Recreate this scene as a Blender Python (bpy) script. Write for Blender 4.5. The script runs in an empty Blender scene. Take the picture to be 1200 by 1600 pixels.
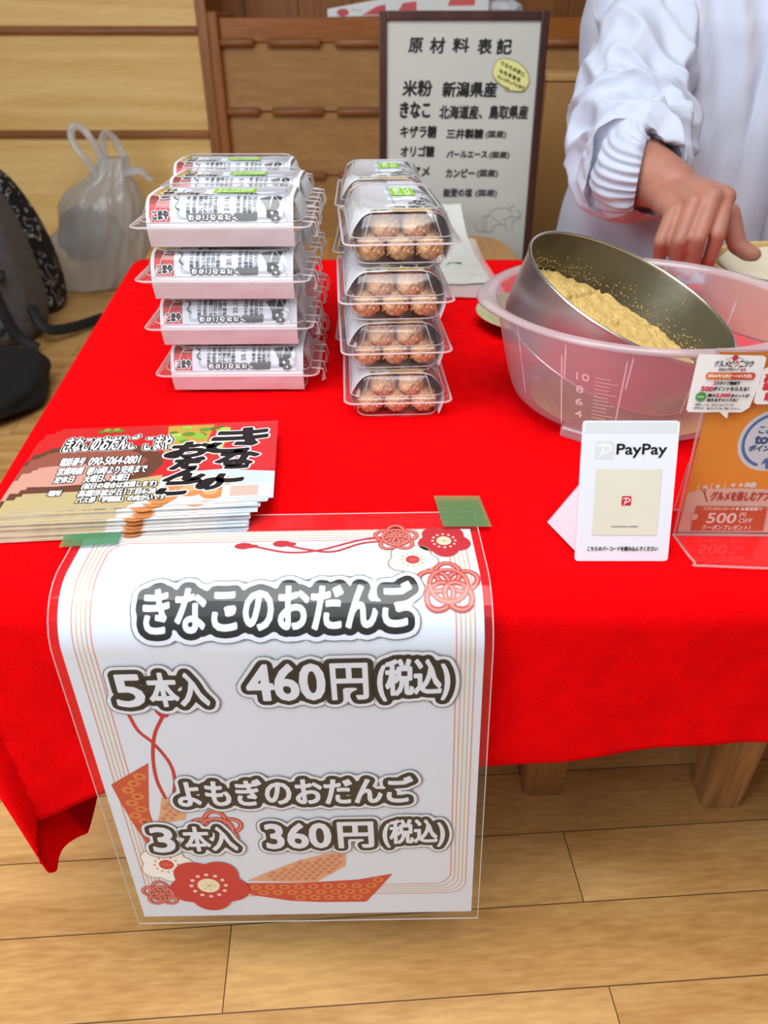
import bpy, bmesh, math, random
import numpy as np
from mathutils import Vector, Matrix, noise, geometry
C = bpy.context
COL = C.scene.collection
SC = C.scene
PI = math.pi
random.seed(7)

# ------------------------------------------------------------------ camera, world, light, exposure
CAM_Z, PITCH, FPX = 0.71, math.radians(33), 1150.0
cam = bpy.data.cameras.new('camera')
cam.sensor_fit = 'VERTICAL'; cam.sensor_height = 36.0; cam.sensor_width = 27.0
cam.lens = 36.0 * FPX / 1600.0
cam.clip_start = 0.02
cam.dof.use_dof = True; cam.dof.focus_distance = 0.60; cam.dof.aperture_fstop = cam.lens / 3.4
cam_ob = bpy.data.objects.new('camera', cam); COL.objects.link(cam_ob)
cam_ob.location = (0, 0, CAM_Z); cam_ob.rotation_euler = (PI / 2 - PITCH, 0, 0)
SC.camera = cam_ob
SC.view_settings.view_transform = 'Standard'; SC.view_settings.look = 'None'
SC.view_settings.gamma = 1.0; SC.view_settings.use_curve_mapping = False
SC.view_settings.exposure = 0.02
SC.cycles.transparent_max_bounces = 40
SC.cycles.max_bounces = 10
world = bpy.data.worlds.new('room_daylight'); SC.world = world; world.use_nodes = True
bg = world.node_tree.nodes['Background']
bg.inputs[0].default_value = (0.93, 0.96, 1.0, 1); bg.inputs[1].default_value = 0.18

def area(name, loc, target, sx, sy, power, col):
    l = bpy.data.lights.new(name, 'AREA'); l.shape = 'RECTANGLE'; l.size = sx; l.size_y = sy
    l.energy = power; l.color = col
    o = bpy.data.objects.new(name, l); COL.objects.link(o); o.location = loc
    o.rotation_euler = (Vector(target) - Vector(loc)).to_track_quat('-Z', 'Y').to_euler()
    return o
area('window_light', (-1.7, -0.65, 1.25), (-0.05, 0.45, 0.3), 1.2, 1.1, 36, (0.77, 0.89, 1.0))
area('ceiling_light', (-0.1, 0.2, 2.0), (0.0, 0.5, 0.0), 1.4, 1.1, 35, (0.95, 0.975, 1.0))
area('front_fill_light', (-0.2, -0.9, 2.0), (-0.05, 0.45, 0.3), 1.3, 1.0, 6, (0.92, 0.96, 1.0))  # added weak fill for the poster side; no actual doorway behind it

# ------------------------------------------------------------------ pixel to place
FW = Vector((0, math.cos(PITCH), -math.sin(PITCH))); DN = Vector((0, -math.sin(PITCH), -math.cos(PITCH)))
EYE = Vector((0, 0, CAM_Z))
def ray(u, v): return FW + Vector((1, 0, 0)) * ((u - 600) / FPX) + DN * ((v - 800) / FPX)
def atz(u, v, z): d = ray(u, v); return EYE + d * ((z - CAM_Z) / d.z)
def aty(u, v, y): d = ray(u, v); return EYE + d * (y / d.y)

# ------------------------------------------------------------------ materials
def lin(c):
    if isinstance(c, str): c = tuple(int(c[i:i + 2], 16) for i in (0, 2, 4))
    return tuple(((x / 255) / 12.92 if x / 255 <= .04045 else ((x / 255 + .055) / 1.055) ** 2.4) for x in c) + (1.0,)
MATS = {}
def mat(name, col=None, rough=.6, metal=0.0, spec=.5, nvar=0.0, nscale=30, bump=0.0, bscale=200, stretch=None, sheen=0, trans=0.0, coat=0.0, sss=0.0):
    """principled material with noise in its colour and surface; trans = share that light passes straight through"""
    if name in MATS: return MATS[name]
    m = bpy.data.materials.new(name); MATS[name] = m; m.use_nodes = True
    nt = m.node_tree; n = nt.nodes; L = nt.links; p = n['Principled BSDF']
    c = lin(col); p.inputs['Base Color'].default_value = c
    p.inputs['Roughness'].default_value = rough; p.inputs['Metallic'].default_value = metal
    p.inputs['Specular IOR Level'].default_value = spec
    if sheen: p.inputs['Sheen Weight'].default_value = sheen; p.inputs['Sheen Roughness'].default_value = .5; p.inputs['Sheen Tint'].default_value = c
    if coat: p.inputs['Coat Weight'].default_value = coat; p.inputs['Coat Roughness'].default_value = .1
    if sss:
        p.inputs['Subsurface Weight'].default_value = sss; p.inputs['Subsurface Radius'].default_value = (.012, .004, .002)
    if nvar or bump:
        tc = n.new('ShaderNodeTexCoord'); mp = n.new('ShaderNodeMapping'); L.new(tc.outputs['Object'], mp.inputs[0])
        if stretch: mp.inputs['Scale'].default_value = stretch
        if nvar:
            t = n.new('ShaderNodeTexNoise'); t.inputs['Scale'].default_value = nscale; t.inputs['Detail'].default_value = 5
            L.new(mp.outputs[0], t.inputs['Vector'])
            r = n.new('ShaderNodeValToRGB'); L.new(t.outputs[0], r.inputs[0])
            r.color_ramp.elements[0].position = .3; r.color_ramp.elements[1].position = .7
            r.color_ramp.elements[0].color = tuple(x * (1 - nvar) for x in c[:3]) + (1,)
            r.color_ramp.elements[1].color = tuple(min(1, x * (1 + nvar)) for x in c[:3]) + (1,)
            L.new(r.outputs[0], p.inputs['Base Color'])
        if bump:
            t = n.new('ShaderNodeTexNoise'); t.inputs['Scale'].default_value = bscale; t.inputs['Detail'].default_value = 4
            L.new(mp.outputs[0], t.inputs['Vector'])
            b = n.new('ShaderNodeBump'); b.inputs['Strength'].default_value = bump; b.inputs['Distance'].default_value = .002
            L.new(t.outputs[0], b.inputs['Height']); L.new(b.outputs[0], p.inputs['Normal'])
    if trans:
        o = n['Material Output']; tr = n.new('ShaderNodeBsdfTransparent'); mx = n.new('ShaderNodeMixShader')
        mx.inputs[0].default_value = trans
        L.new(p.outputs[0], mx.inputs[1]); L.new(tr.outputs[0], mx.inputs[2]); L.new(mx.outputs[0], o.inputs[0])
    return m

def clear_mat(name, tint=(1, 1, 1), body=.05, gloss=1.0, rough=.06, base=(235, 238, 240)):
    """thin clear plastic: light goes straight through, the surface mirrors by Fresnel, 'body' share is milky"""
    if name in MATS: return MATS[name]
    m = bpy.data.materials.new(name); MATS[name] = m; m.use_nodes = True
    nt = m.node_tree; n = nt.nodes; L = nt.links; n.remove(n['Principled BSDF'])
    o = n['Material Output']
    tr = n.new('ShaderNodeBsdfTransparent'); tr.inputs[0].default_value = tuple(tint) + (1,)
    df = n.new('ShaderNodeBsdfDiffuse'); df.inputs[0].default_value = lin(base)
    tl = n.new('ShaderNodeBsdfTranslucent'); tl.inputs[0].default_value = lin(base)
    gl = n.new('ShaderNodeBsdfGlossy'); gl.inputs['Roughness'].default_value = rough
    ms = n.new('ShaderNodeMixShader'); ms.inputs[0].default_value = .5
    L.new(df.outputs[0], ms.inputs[1]); L.new(tl.outputs[0], ms.inputs[2])
    m1 = n.new('ShaderNodeMixShader'); m1.inputs[0].default_value = body
    L.new(tr.outputs[0], m1.inputs[1]); L.new(ms.outputs[0], m1.inputs[2])
    lw = n.new('ShaderNodeLayerWeight'); lw.inputs[0].default_value = .5           # Schlick, the same from both sides of the sheet
    pw_ = n.new('ShaderNodeMath'); pw_.operation = 'POWER'; pw_.inputs[1].default_value = 5; L.new(lw.outputs['Facing'], pw_.inputs[0])
    mu = n.new('ShaderNodeMath'); mu.operation = 'MULTIPLY_ADD'; mu.inputs[1].default_value = .90 * gloss; mu.inputs[2].default_value = .06 * gloss; L.new(pw_.outputs[0], mu.inputs[0])
    mu.use_clamp = True
    m2 = n.new('ShaderNodeMixShader'); L.new(mu.outputs[0], m2.inputs[0]); L.new(m1.outputs[0], m2.inputs[1]); L.new(gl.outputs[0], m2.inputs[2])
    L.new(m2.outputs[0], o.inputs[0])
    return m

def wood_mat(name, c1, c2, axis='X', scale=6.0, rough=.45, dist=3.0, stretch=.06, plank=None, spec=.4, fine=22, ring=.22, fw=1.0):
    """wood grain running along an object axis; plank=(length, width, shift x, shift y, turn) lays boards with seams"""
    if name in MATS: return MATS[name]
    m = bpy.data.materials.new(name); MATS[name] = m; m.use_nodes = True
    nt = m.node_tree; n = nt.nodes; L = nt.links; p = n['Principled BSDF']
    p.inputs['Roughness'].default_value = rough; p.inputs['Specular IOR Level'].default_value = spec
    tc = n.new('ShaderNodeTexCoord'); mp = n.new('ShaderNodeMapping'); L.new(tc.outputs['Object'], mp.inputs[0])
    src = mp.outputs[0]; br = None
    if plank:
        ln, wd, sx, sy, turn = plank
        mp.inputs['Rotation'].default_value = (0, 0, turn); mp.inputs['Location'].default_value = (sx, sy, 0)
        br = n.new('ShaderNodeTexBrick'); br.inputs['Scale'].default_value = 1.0; br.offset = .37
        br.inputs['Brick Width'].default_value = ln; br.inputs['Row Height'].default_value = wd
        br.inputs['Mortar Size'].default_value = .0006; br.inputs['Mortar Smooth'].default_value = .2
        br.inputs['Color1'].default_value = (0, 0, 0, 1); br.inputs['Color2'].default_value = (1, 1, 1, 1)
        L.new(src, br.inputs['Vector'])
        ad = n.new('ShaderNodeVectorMath'); ad.operation = 'MULTIPLY_ADD'
        ad.inputs[1].default_value = (7, 3, 5); L.new(br.outputs['Color'], ad.inputs[0]); L.new(src, ad.inputs[2]); src = ad.outputs[0]
    st = n.new('ShaderNodeMapping'); L.new(src, st.inputs[0])
    st.inputs['Scale'].default_value = {'X': (stretch, 1, 1), 'Y': (1, stretch, 1), 'Z': (1, 1, stretch)}[axis]
    n1 = n.new('ShaderNodeTexNoise'); n1.inputs['Scale'].default_value = scale; n1.inputs['Detail'].default_value = 3; n1.inputs['Distortion'].default_value = .6
    L.new(st.outputs[0], n1.inputs['Vector'])
    mul = n.new('ShaderNodeMath'); mul.operation = 'MULTIPLY'; mul.inputs[1].default_value = dist * 6; L.new(n1.outputs[0], mul.inputs[0])
    sn = n.new('ShaderNodeMath'); sn.operation = 'SINE'; L.new(mul.outputs[0], sn.inputs[0])
    n2 = n.new('ShaderNodeTexNoise'); n2.inputs['Scale'].default_value = scale * fine; n2.inputs['Detail'].default_value = 4; L.new(st.outputs[0], n2.inputs['Vector'])
    a = n.new('ShaderNodeMath'); a.operation = 'MULTIPLY_ADD'; a.inputs[1].default_value = ring; L.new(sn.outputs[0], a.inputs[0])
    f2 = n.new('ShaderNodeMath'); f2.operation = 'MULTIPLY_ADD'; f2.inputs[1].default_value = fw; f2.inputs[2].default_value = .5 * (1 - fw); L.new(n2.outputs[0], f2.inputs[0]); L.new(f2.outputs[0], a.inputs[2])
    r = n.new('ShaderNodeValToRGB'); L.new(a.outputs[0], r.inputs[0])
    r.color_ramp.elements[0].position = .2; r.color_ramp.elements[0].color = lin(c1)
    r.color_ramp.elements[1].position = .85; r.color_ramp.elements[1].color = lin(c2)
    out = r.outputs[0]
    if br:
        hv = n.new('ShaderNodeMixRGB'); hv.blend_type = 'MULTIPLY'; hv.inputs[0].default_value = .5
        rr = n.new('ShaderNodeValToRGB'); L.new(br.outputs['Color'], rr.inputs[0])
        rr.color_ramp.elements[0].color = (.80, .74, .66, 1); rr.color_ramp.elements[1].color = (1, 1, 1, 1)
        L.new(out, hv.inputs[1]); L.new(rr.outputs[0], hv.inputs[2])
        mm = n.new('ShaderNodeMixRGB'); L.new(br.outputs['Fac'], mm.inputs[0]); L.new(hv.outputs[0], mm.inputs[1]); mm.inputs[2].default_value = lin((96, 66, 34))
        out = mm.outputs[0]
        b = n.new('ShaderNodeBump'); b.inputs['Strength'].default_value = .5; b.inputs['Distance'].default_value = .001; b.invert = True
        L.new(br.outputs['Fac'], b.inputs['Height']); L.new(b.outputs[0], p.inputs['Normal'])
    L.new(out, p.inputs['Base Color'])
    return m

# ------------------------------------------------------------------ objects
def link(name, me, parent=None, mats=()):
    o = bpy.data.objects.new(name, me); COL.objects.link(o)
    for m in mats: me.materials.append(m)
    if parent: o.parent = parent
    return o
def obj(name, bm, m, parent=None, smooth=False):
    bmesh.ops.recalc_face_normals(bm, faces=bm.faces)
    me = bpy.data.meshes.new(name); bm.to_mesh(me); bm.free()
    if smooth: me.shade_smooth()
    return link(name, me, parent, m if isinstance(m, (list, tuple)) else [m])
def tag(o, label, cat, group=None, kind=None):
    o['label'] = label; o['category'] = cat
    if group: o['group'] = group
    if kind: o['kind'] = kind
    return o
def struct(o, label=None):
    o['kind'] = 'structure'
    if label: o['label'] = label
    return o
def thing(name, label, cat, loc=(0, 0, 0), rz=0, group=None):
    o = bpy.data.objects.new(name, None); COL.objects.link(o); o.empty_display_size = .02
    o.location = loc; o.rotation_euler = (0, 0, rz)
    return tag(o, label, cat, group)
def dup(root, loc, rz, label, group=None):
    r = root.copy(); COL.objects.link(r); r.location = loc; r.rotation_euler = (0, 0, rz); r['label'] = label
    if group: r['group'] = group
    for ch in list(root.children):
        c = ch.copy(); COL.objects.link(c); c.parent = r
        for g in ch.children:
            d = g.copy(); COL.objects.link(d); d.parent = c
    return r

# ------------------------------------------------------------------ shapes in a bmesh
def box(bm, lo, hi, bev=0.0, M=None, mi=0):
    x0, y0, z0 = lo; x1, y1, z1 = hi
    r = bmesh.ops.create_cube(bm, size=1.0); vs = r['verts']
    for v in vs: v.co = Vector((x0 + (v.co.x + .5) * (x1 - x0), y0 + (v.co.y + .5) * (y1 - y0), z0 + (v.co.z + .5) * (z1 - z0)))
    if bev:
        es = list({e for v in vs for e in v.link_edges})
        q = bmesh.ops.bevel(bm, geom=es, offset=bev, segments=2, affect='EDGES', profile=.5); vs = list({v for f in q['faces'] for v in f.verts} | {v for v in vs if v.is_valid})
    if M is not None:
        for v in vs: v.co = M @ v.co
    if mi:
        for f in {f for v in vs for f in v.link_faces}: f.material_index = mi
    return vs
def loft(bm, rings, closed=True, cap0=False, cap1=False, mi=0):
    R = [[bm.verts.new(p) for p in r] for r in rings]
    n = len(R[0])
    for a, b in zip(R, R[1:]):
        for i in range(n if closed else n - 1):
            j = (i + 1) % n
            f = bm.faces.new((a[i], a[j], b[j], b[i])); f.material_index = mi
    if cap0: bm.faces.new(R[0][::-1]).material_index = mi
    if cap1: bm.faces.new(R[-1]).material_index = mi
    return R
def tube(bm, pts, r, n=10, closed=False, cap=True, mi=0, flat=1.0):
    pts = [Vector(p) for p in pts]; N = len(pts); rings = []; up = None
    for i, p in enumerate(pts):
        if closed: t = pts[(i + 1) % N] - pts[i - 1]
        else: t = pts[min(i + 1, N - 1)] - pts[max(i - 1, 0)]
        if t.length < 1e-9: t = Vector((0, 0, 1))
        t.normalize()
        if up is None: up = t.orthogonal().normalized()
        up = (up - t * up.dot(t))
        if up.length < 1e-6: up = t.orthogonal()
        up.normalize(); s = t.cross(up); rr = r[i] if isinstance(r, (list, tuple)) else r
        rings.append([p + (up * math.cos(2 * PI * k / n) + s * math.sin(2 * PI * k / n) * flat) * rr for k in range(n)])
    if closed: rings.append(rings[0][:])
    R = loft(bm, rings, True, cap and not closed, cap and not closed, mi)
    if closed: bmesh.ops.remove_doubles(bm, verts=R[0] + R[-1], dist=1e-7)
def rrect(hx, hy, r, z, n=5, cx=0, cy=0):
    out = []
    for sx, sy, a0 in ((1, 1, 0), (-1, 1, PI / 2), (-1, -1, PI), (1, -1, 3 * PI / 2)):
        for k in range(n + 1):
            a = a0 + k / n * PI / 2
            out.append(Vector((cx + sx * (hx - r) + r * math.cos(a), cy + sy * (hy - r) + r * math.sin(a), z)))
    return out
def circ(r, z, n=64, f=None): return [Vector(((r + (f(2 * PI * k / n) if f else 0)) * math.cos(2 * PI * k / n), (r + (f(2 * PI * k / n) if f else 0)) * math.sin(2 * PI * k / n), z)) for k in range(n)]
def lathe(bm, prof, n=64, cap0=False, cap1=False, mi=0): return loft(bm, [circ(max(r, 1e-5), z, n) for r, z in prof], True, cap0, cap1, mi)
def spline(pts, n=8, closed=False):
    P = [Vector(p) for p in pts]; out = []; N = len(P)
    for i in range(N if closed else N - 1):
        if closed: a, b, c, d = P[i - 1], P[i], P[(i + 1) % N], P[(i + 2) % N]
        else: a, b, c, d = P[max(i - 1, 0)], P[i], P[i + 1], P[min(i + 2, N - 1)]
        for k in range(n):
            t = k / n
            out.append(.5 * ((2 * b) + (c - a) * t + (2 * a - 5 * b + 4 * c - d) * t * t + (3 * b - a - 3 * c + d) * t ** 3))
    if not closed: out.append(P[-1])
    return out
def blob(bm, c, r, sub=3, amp=0.0, fr=20, seed=0, mi=0):
    q = bmesh.ops.create_icosphere(bm, subdivisions=sub, radius=1.0)
    for v in q['verts']:
        d = v.co.normalized(); k = 1 + amp * noise.noise(d * fr + Vector((seed, 0, 0)))
        v.co = Vector((c[0] + d.x * r[0] * k, c[1] + d.y * r[1] * k, c[2] + d.z * r[2] * k))
    for f in {f for v in q['verts'] for f in v.link_faces}: f.material_index = mi
    return q['verts']

# ------------------------------------------------------------------ printed and written marks: flat ink laid on a surface, joined into that surface's mesh
GLYPH = {}
def glyphs(body):
    if body in GLYPH: return GLYPH[body]
    cu = bpy.data.curves.new('ink', 'FONT'); cu.body = body; cu.resolution_u = 3
    o = bpy.data.objects.new('ink', cu); COL.objects.link(o)
    dg = C.evaluated_depsgraph_get(); dg.update()
    me = bpy.data.meshes.new_from_object(o.evaluated_get(dg))
    bm = bmesh.new(); bm.from_mesh(me); bmesh.ops.remove_doubles(bm, verts=bm.verts, dist=1e-5)
    bm.verts.index_update()
    V = [(v.co.x, v.co.y) for v in bm.verts]; F = [tuple(v.index for v in f.verts) for f in bm.faces]
    E = [(e.verts[0].index, e.verts[1].index) for e in bm.edges if len(e.link_faces) == 1]
    bm.free(); bpy.data.objects.remove(o); bpy.data.curves.remove(cu); bpy.data.meshes.remove(me)
    GLYPH[body] = (V, F, E); return GLYPH[body]
def ink(col, rough=.45): 
    return mat('ink_%02x%02x%02x' % tuple(col), col, rough, spec=.35)
class Art:
    EPS = 4e-5
    def __init__(s): s.v = []; s.f = []; s.fm = []; s.mats = []; s.lay = 0
    def slot(s, m):
        if not isinstance(m, bpy.types.Material): m = ink(m)
        if m not in s.mats: s.mats.append(m)
        return s.mats.index(m)
    def add(s, pts, faces, m):
        k = len(s.v); mi = s.slot(m)
        s.v += [(p[0], p[1], s.lay) for p in pts]
        for f in faces: s.f.append(tuple(i + k for i in f)); s.fm.append(mi)
    def grid(s, u0, v0, u1, v1, nu, nv, m, lay=True):
        s.add([(u0 + (u1 - u0) * i / nu, v0 + (v1 - v0) * j / nv) for j in range(nv + 1) for i in range(nu + 1)],
              [(j * (nu + 1) + i, j * (nu + 1) + i + 1, (j + 1) * (nu + 1) + i + 1, (j + 1) * (nu + 1) + i) for j in range(nv) for i in range(nu)], m)
        s.lay += 1
    def poly(s, pts, m, lay=True):
        pts = [Vector((p[0], p[1], 0)) for p in pts]
        s.add(pts, geometry.tessellate_polygon([pts]), m); s.lay += 1 if lay else 0
    def rect(s, u0, v0, u1, v1, m): s.poly([(u0, v0), (u1, v0), (u1, v1), (u0, v1)], m)
    def disc(s, c, r, m, n=28, ry=None, lay=True):
        ry = ry or r
        s.poly([(c[0] + r * math.cos(2 * PI * k / n), c[1] + ry * math.sin(2 * PI * k / n)) for k in range(n)], m, lay)
    def rrect(s, u0, v0, u1, v1, r, m):
        s.poly([(p.x, p.y) for p in rrect((u1 - u0) / 2, (v1 - v0) / 2, r, 0, 5, (u0 + u1) / 2, (v0 + v1) / 2)], m)
    def _segs(s, segs, w, m, nj=8):
        h = w / 2; P = []; F = []; seen = set()
        for a, b in segs:
            dx, dy = b[0] - a[0], b[1] - a[1]; l = math.hypot(dx, dy)
            if l < 1e-9: continue
            nx, ny = -dy / l * h, dx / l * h; k = len(P)
            P += [(a[0] + nx, a[1] + ny), (b[0] + nx, b[1] + ny), (b[0] - nx, b[1] - ny), (a[0] - nx, a[1] - ny)]; F.append((k + 3, k + 2, k + 1, k))
            for c in (a, b):
                key = (round(c[0], 7), round(c[1], 7))
                if key in seen: continue
                seen.add(key); k = len(P)
                P += [(c[0] + h * math.cos(2 * PI * q / nj), c[1] + h * math.sin(2 * PI * q / nj)) for q in range(nj)]; F.append(tuple(range(k, k + nj)))
        s.add(P, F, m)
    def stroke(s, pts, w, m, closed=False, nj=8, lay=True):
        """one clean ribbon of quads along a polyline"""
        q = [Vector((p[0], p[1])) for p in pts]; q = [p for i, p in enumerate(q) if i == 0 or (p - q[i - 1]).length > 1e-8]
        if closed and (q[0] - q[-1]).length < 1e-8: q.pop()
        N = len(q); P = []; F = []
        for i in range(N):
            a = q[i - 1] if (i or closed) else q[i]; b = q[(i + 1) % N] if (i < N - 1 or closed) else q[i]
            d0 = (q[i] - a); d1 = (b - q[i])
            d0 = d0.normalized() if d0.length > 1e-9 else d1.normalized(); d1 = d1.normalized() if d1.length > 1e-9 else d0
            n = Vector((-(d0.y + d1.y), d0.x + d1.x)); n = n.normalized() if n.length > 1e-6 else Vector((-d0.y, d0.x))
            k = min(1.6, 1 / max(.3, n.dot(Vector((-d0.y, d0.x))))) * w / 2
            P += [q[i] - n * k, q[i] + n * k]
        for i in range(N if closed else N - 1):
            j = (i + 1) % N; F.append((2 * i, 2 * j, 2 * j + 1, 2 * i + 1))
        s.add([(p.x, p.y) for p in P], F, m)
        if not closed and nj > 6:
            for e, o in ((q[0], q[0] - q[1]), (q[-1], q[-1] - q[-2])):
                t = math.atan2(o.y, o.x); s.add([(e.x + w / 2 * math.cos(t - PI / 2 + PI * k / 6), e.y + w / 2 * math.sin(t - PI / 2 + PI * k / 6)) for k in range(7)], [tuple(range(7))], m)
        s.lay += 1 if lay else 0
    def area(s, P, F, segs, w, m):
        """the filled outline grown by w/2 on each side, as one clean sheet of cells"""
        h = w / 2; c = max(w / 5, (max(p[1] for p in P) - min(p[1] for p in P)) / 80)
        x0 = min(p[0] for p in P) - h - 2 * c; y0 = min(p[1] for p in P) - h - 2 * c
        W = int((max(p[0] for p in P) + h + 2 * c - x0) / c) + 2; H = int((max(p[1] for p in P) + h + 2 * c - y0) / c) + 2
        X = x0 + c * np.arange(W); Y = y0 + c * np.arange(H); D = np.full((H, W), 9.0); I = np.zeros((H, W), bool)
        def win(xs, ys, r): return max(0, int((min(ys) - r - y0) / c)), min(H, int((max(ys) + r - y0) / c) + 2), max(0, int((min(xs) - r - x0) / c)), min(W, int((max(xs) + r - x0) / c) + 2)
        for f in F:
            for q in range(1, len(f) - 1):
                A, B, G = P[f[0]], P[f[q]], P[f[q + 1]]; j0, j1, i0, i1 = win((A[0], B[0], G[0]), (A[1], B[1], G[1]), 0)
                xx, yy = X[None, i0:i1], Y[j0:j1, None]
                e = [(b[0] - a[0]) * (yy - a[1]) - (b[1] - a[1]) * (xx - a[0]) for a, b in ((A, B), (B, G), (G, A))]
                I[j0:j1, i0:i1] |= ((e[0] >= 0) & (e[1] >= 0) & (e[2] >= 0)) | ((e[0] <= 0) & (e[1] <= 0) & (e[2] <= 0))
        r = h + 2 * c
        for a, b in segs:
            dx, dy = b[0] - a[0], b[1] - a[1]; l = dx * dx + dy * dy
            if l < 1e-16: continue
            j0, j1, i0, i1 = win((a[0], b[0]), (a[1], b[1]), r); xx, yy = X[None, i0:i1] - a[0], Y[j0:j1, None] - a[1]
            t = np.clip((xx * dx + yy * dy) / l, 0, 1); D[j0:j1, i0:i1] = np.minimum(D[j0:j1, i0:i1], np.hypot(xx - t * dx, yy - t * dy))
        V = np.where(I, h + D, h - D); pos = V > 0; PTS = []; FA = []
        full = pos[:-1, :-1] & pos[:-1, 1:] & pos[1:, :-1] & pos[1:, 1:]; anyp = pos[:-1, :-1] | pos[:-1, 1:] | pos[1:, :-1] | pos[1:, 1:]
        for j in range(H - 1):
            row = full[j]; i = 0; idx = np.flatnonzero(anyp[j])
            k = 0
            while k < len(idx):
                i = idx[k]
                if row[i]:
                    e = i
                    while e + 1 < W - 1 and row[e + 1] and e - i < 11: e += 1
                    n = len(PTS); PTS += [(X[i], Y[j]), (X[e + 1], Y[j]), (X[e + 1], Y[j + 1]), (X[i], Y[j + 1])]; FA.append((n, n + 1, n + 2, n + 3)); k += e - i + 1
                else:
                    cs = [(i, j), (i + 1, j), (i + 1, j + 1), (i, j + 1)]; poly = []
                    for q in range(4):
                        (ia, ja), (ib, jb) = cs[q], cs[(q + 1) % 4]; va, vb = V[ja, ia], V[jb, ib]
                        if va > 0: poly.append((X[ia], Y[ja]))
                        if (va > 0) != (vb > 0): t = va / (va - vb); poly.append((X[ia] + (X[ib] - X[ia]) * t, Y[ja] + (Y[jb] - Y[ja]) * t))
                    if len(poly) > 2: n = len(PTS); PTS += poly; FA.append(tuple(range(n, n + len(poly))))
                    k += 1
        s.add([(float(x), float(y)) for x, y in PTS], FA, m)
    def curve(s, pts, w, m, closed=False, n=7): s.stroke([(p.x, p.y) for p in spline([(a, b, 0) for a, b in pts], n, closed)], w, m, closed)
    def text(s, body, bx, m, bold=0.0, outl=(), rot=0, shear=0.0, keep=None):
        """bx = (u0, v0, u1, v1) the ink fills; outl = [(width, colour)...] outermost first; keep 'h' keeps proportions from the height"""
        V, F, E = glyphs(body)
        if rot == 90: V = [(-y, x) for x, y in V]
        if rot == -90: V = [(y, -x) for x, y in V]
        if shear: V = [(x + y * shear, y) for x, y in V]
        x0 = min(p[0] for p in V); x1 = max(p[0] for p in V); y0 = min(p[1] for p in V); y1 = max(p[1] for p in V)
        sx = (bx[2] - bx[0]) / max(x1 - x0, 1e-6); sy = (bx[3] - bx[1]) / max(y1 - y0, 1e-6)
        if keep == 'h': sx = sy
        P = [(bx[0] + (p[0] - x0) * sx, bx[1] + (p[1] - y0) * sy) for p in V]
        segs = [(P[a], P[b]) for a, b in E]
        for w, oc in outl:
            s.area(P, F, segs, w, oc); s.lay += 1
        if bold and (outl or isinstance(m, bpy.types.Material) or max(m) > 120): s.area(P, F, segs, bold, m)
        else:
            s.add(P, F, m)
            if bold: s._segs(segs, bold, m, 6)
        s.lay += 1
    def build(s, name, fn, parent=None, maxedge=None, mesh_only=False, smooth=False, eps=None):
        bm = bmesh.new(); V = [bm.verts.new(p) for p in s.v]
        for f, mi in zip(s.f, s.fm):
            try: bm.faces.new([V[i] for i in f]).material_index = mi
            except ValueError: pass
        if maxedge:
            for _ in range(6):
                es = [e for e in bm.edges if (e.verts[0].co - e.verts[1].co).xy.length > maxedge]
                if not es: break
                bmesh.ops.subdivide_edges(bm, edges=es, cuts=1)
                bmesh.ops.triangulate(bm, faces=[f for f in bm.faces if len(f.verts) > 4])
        ep = eps or s.EPS
        for v in bm.verts: v.co = fn(v.co.x, v.co.y, v.co.z * ep)
        me = bpy.data.meshes.new(name); bm.to_mesh(me); bm.free()
        if smooth: me.shade_smooth()
        for m in s.mats: me.materials.append(m)
        if mesh_only: return me
        return link(name, me, parent)
class Pl:
    """a plane in the place: origin, two axes; uv() finds where a photo pixel falls on it"""
    def __init__(s, O, U, V): s.O = Vector(O); s.U = Vector(U).normalized(); s.V = Vector(V).normalized(); s.N = s.U.cross(s.V)
    def pt(s, u, v, h=0): return s.O + s.U * u + s.V * v + s.N * h
    def uv(s, px, py):
        d = ray(px, py); t = (s.O - EYE).dot(s.N) / d.dot(s.N); q = EYE + d * t - s.O
        return (q.dot(s.U), q.dot(s.V))
    def bx(s, x0, y0, x1, y1):
        ym, xm = (y0 + y1) / 2, (x0 + x1) / 2
        return (s.uv(x0, ym)[0], s.uv(xm, y1)[1], s.uv(x1, ym)[0], s.uv(xm, y0)[1])
WHITE = (238, 238, 240); BLACK = (22, 20, 20); RED = (200, 45, 42)
# ------------------------------------------------------------------ the setting
M_FLOOR = wood_mat('floor_boards', (186, 134, 74), (232, 184, 116), 'X', 2.6, .38, 9.0, .16, fine=90, ring=.17, fw=.8, plank=(.92, .0757, .70, -.0030, math.radians(-3.7)))
bm = bmesh.new(); box(bm, (-3.2, -1.2, -.04), (2.6, 3.05, 0)); struct(obj('floor', bm, M_FLOOR))
M_BROWN = wood_mat('brown_wall_boards', (120, 66, 20), (166, 98, 36), 'Z', 7, .5, 2.5, .08)
bm = bmesh.new()
for i in range(32):
    x = -3.2 + i * .182
    box(bm, (x, 3.0, 0), (x + .1805, 3.05, 2.4), .002)
struct(obj('wall_back', bm, M_BROWN))
bm = bmesh.new(); box(bm, (-3.25, -1.2, 0), (-3.2, 3.05, .9)); struct(obj('wall_left', bm, mat('cream_plaster', (222, 212, 190), .8, nvar=.04, nscale=8)))

M_PINE = wood_mat('light_pine', (226, 178, 98), (250, 212, 140), 'X', 3.4, .5, 9, .05, fine=60, ring=.16, fw=.7)
M_TRIM = wood_mat('brown_trim', (134, 78, 34), (172, 108, 56), 'X', 9, .4, 2, .06)
M_TRIMV = wood_mat('brown_trim_upright', (140, 82, 32), (178, 112, 54), 'Z', 9, .4, 2, .06)
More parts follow.
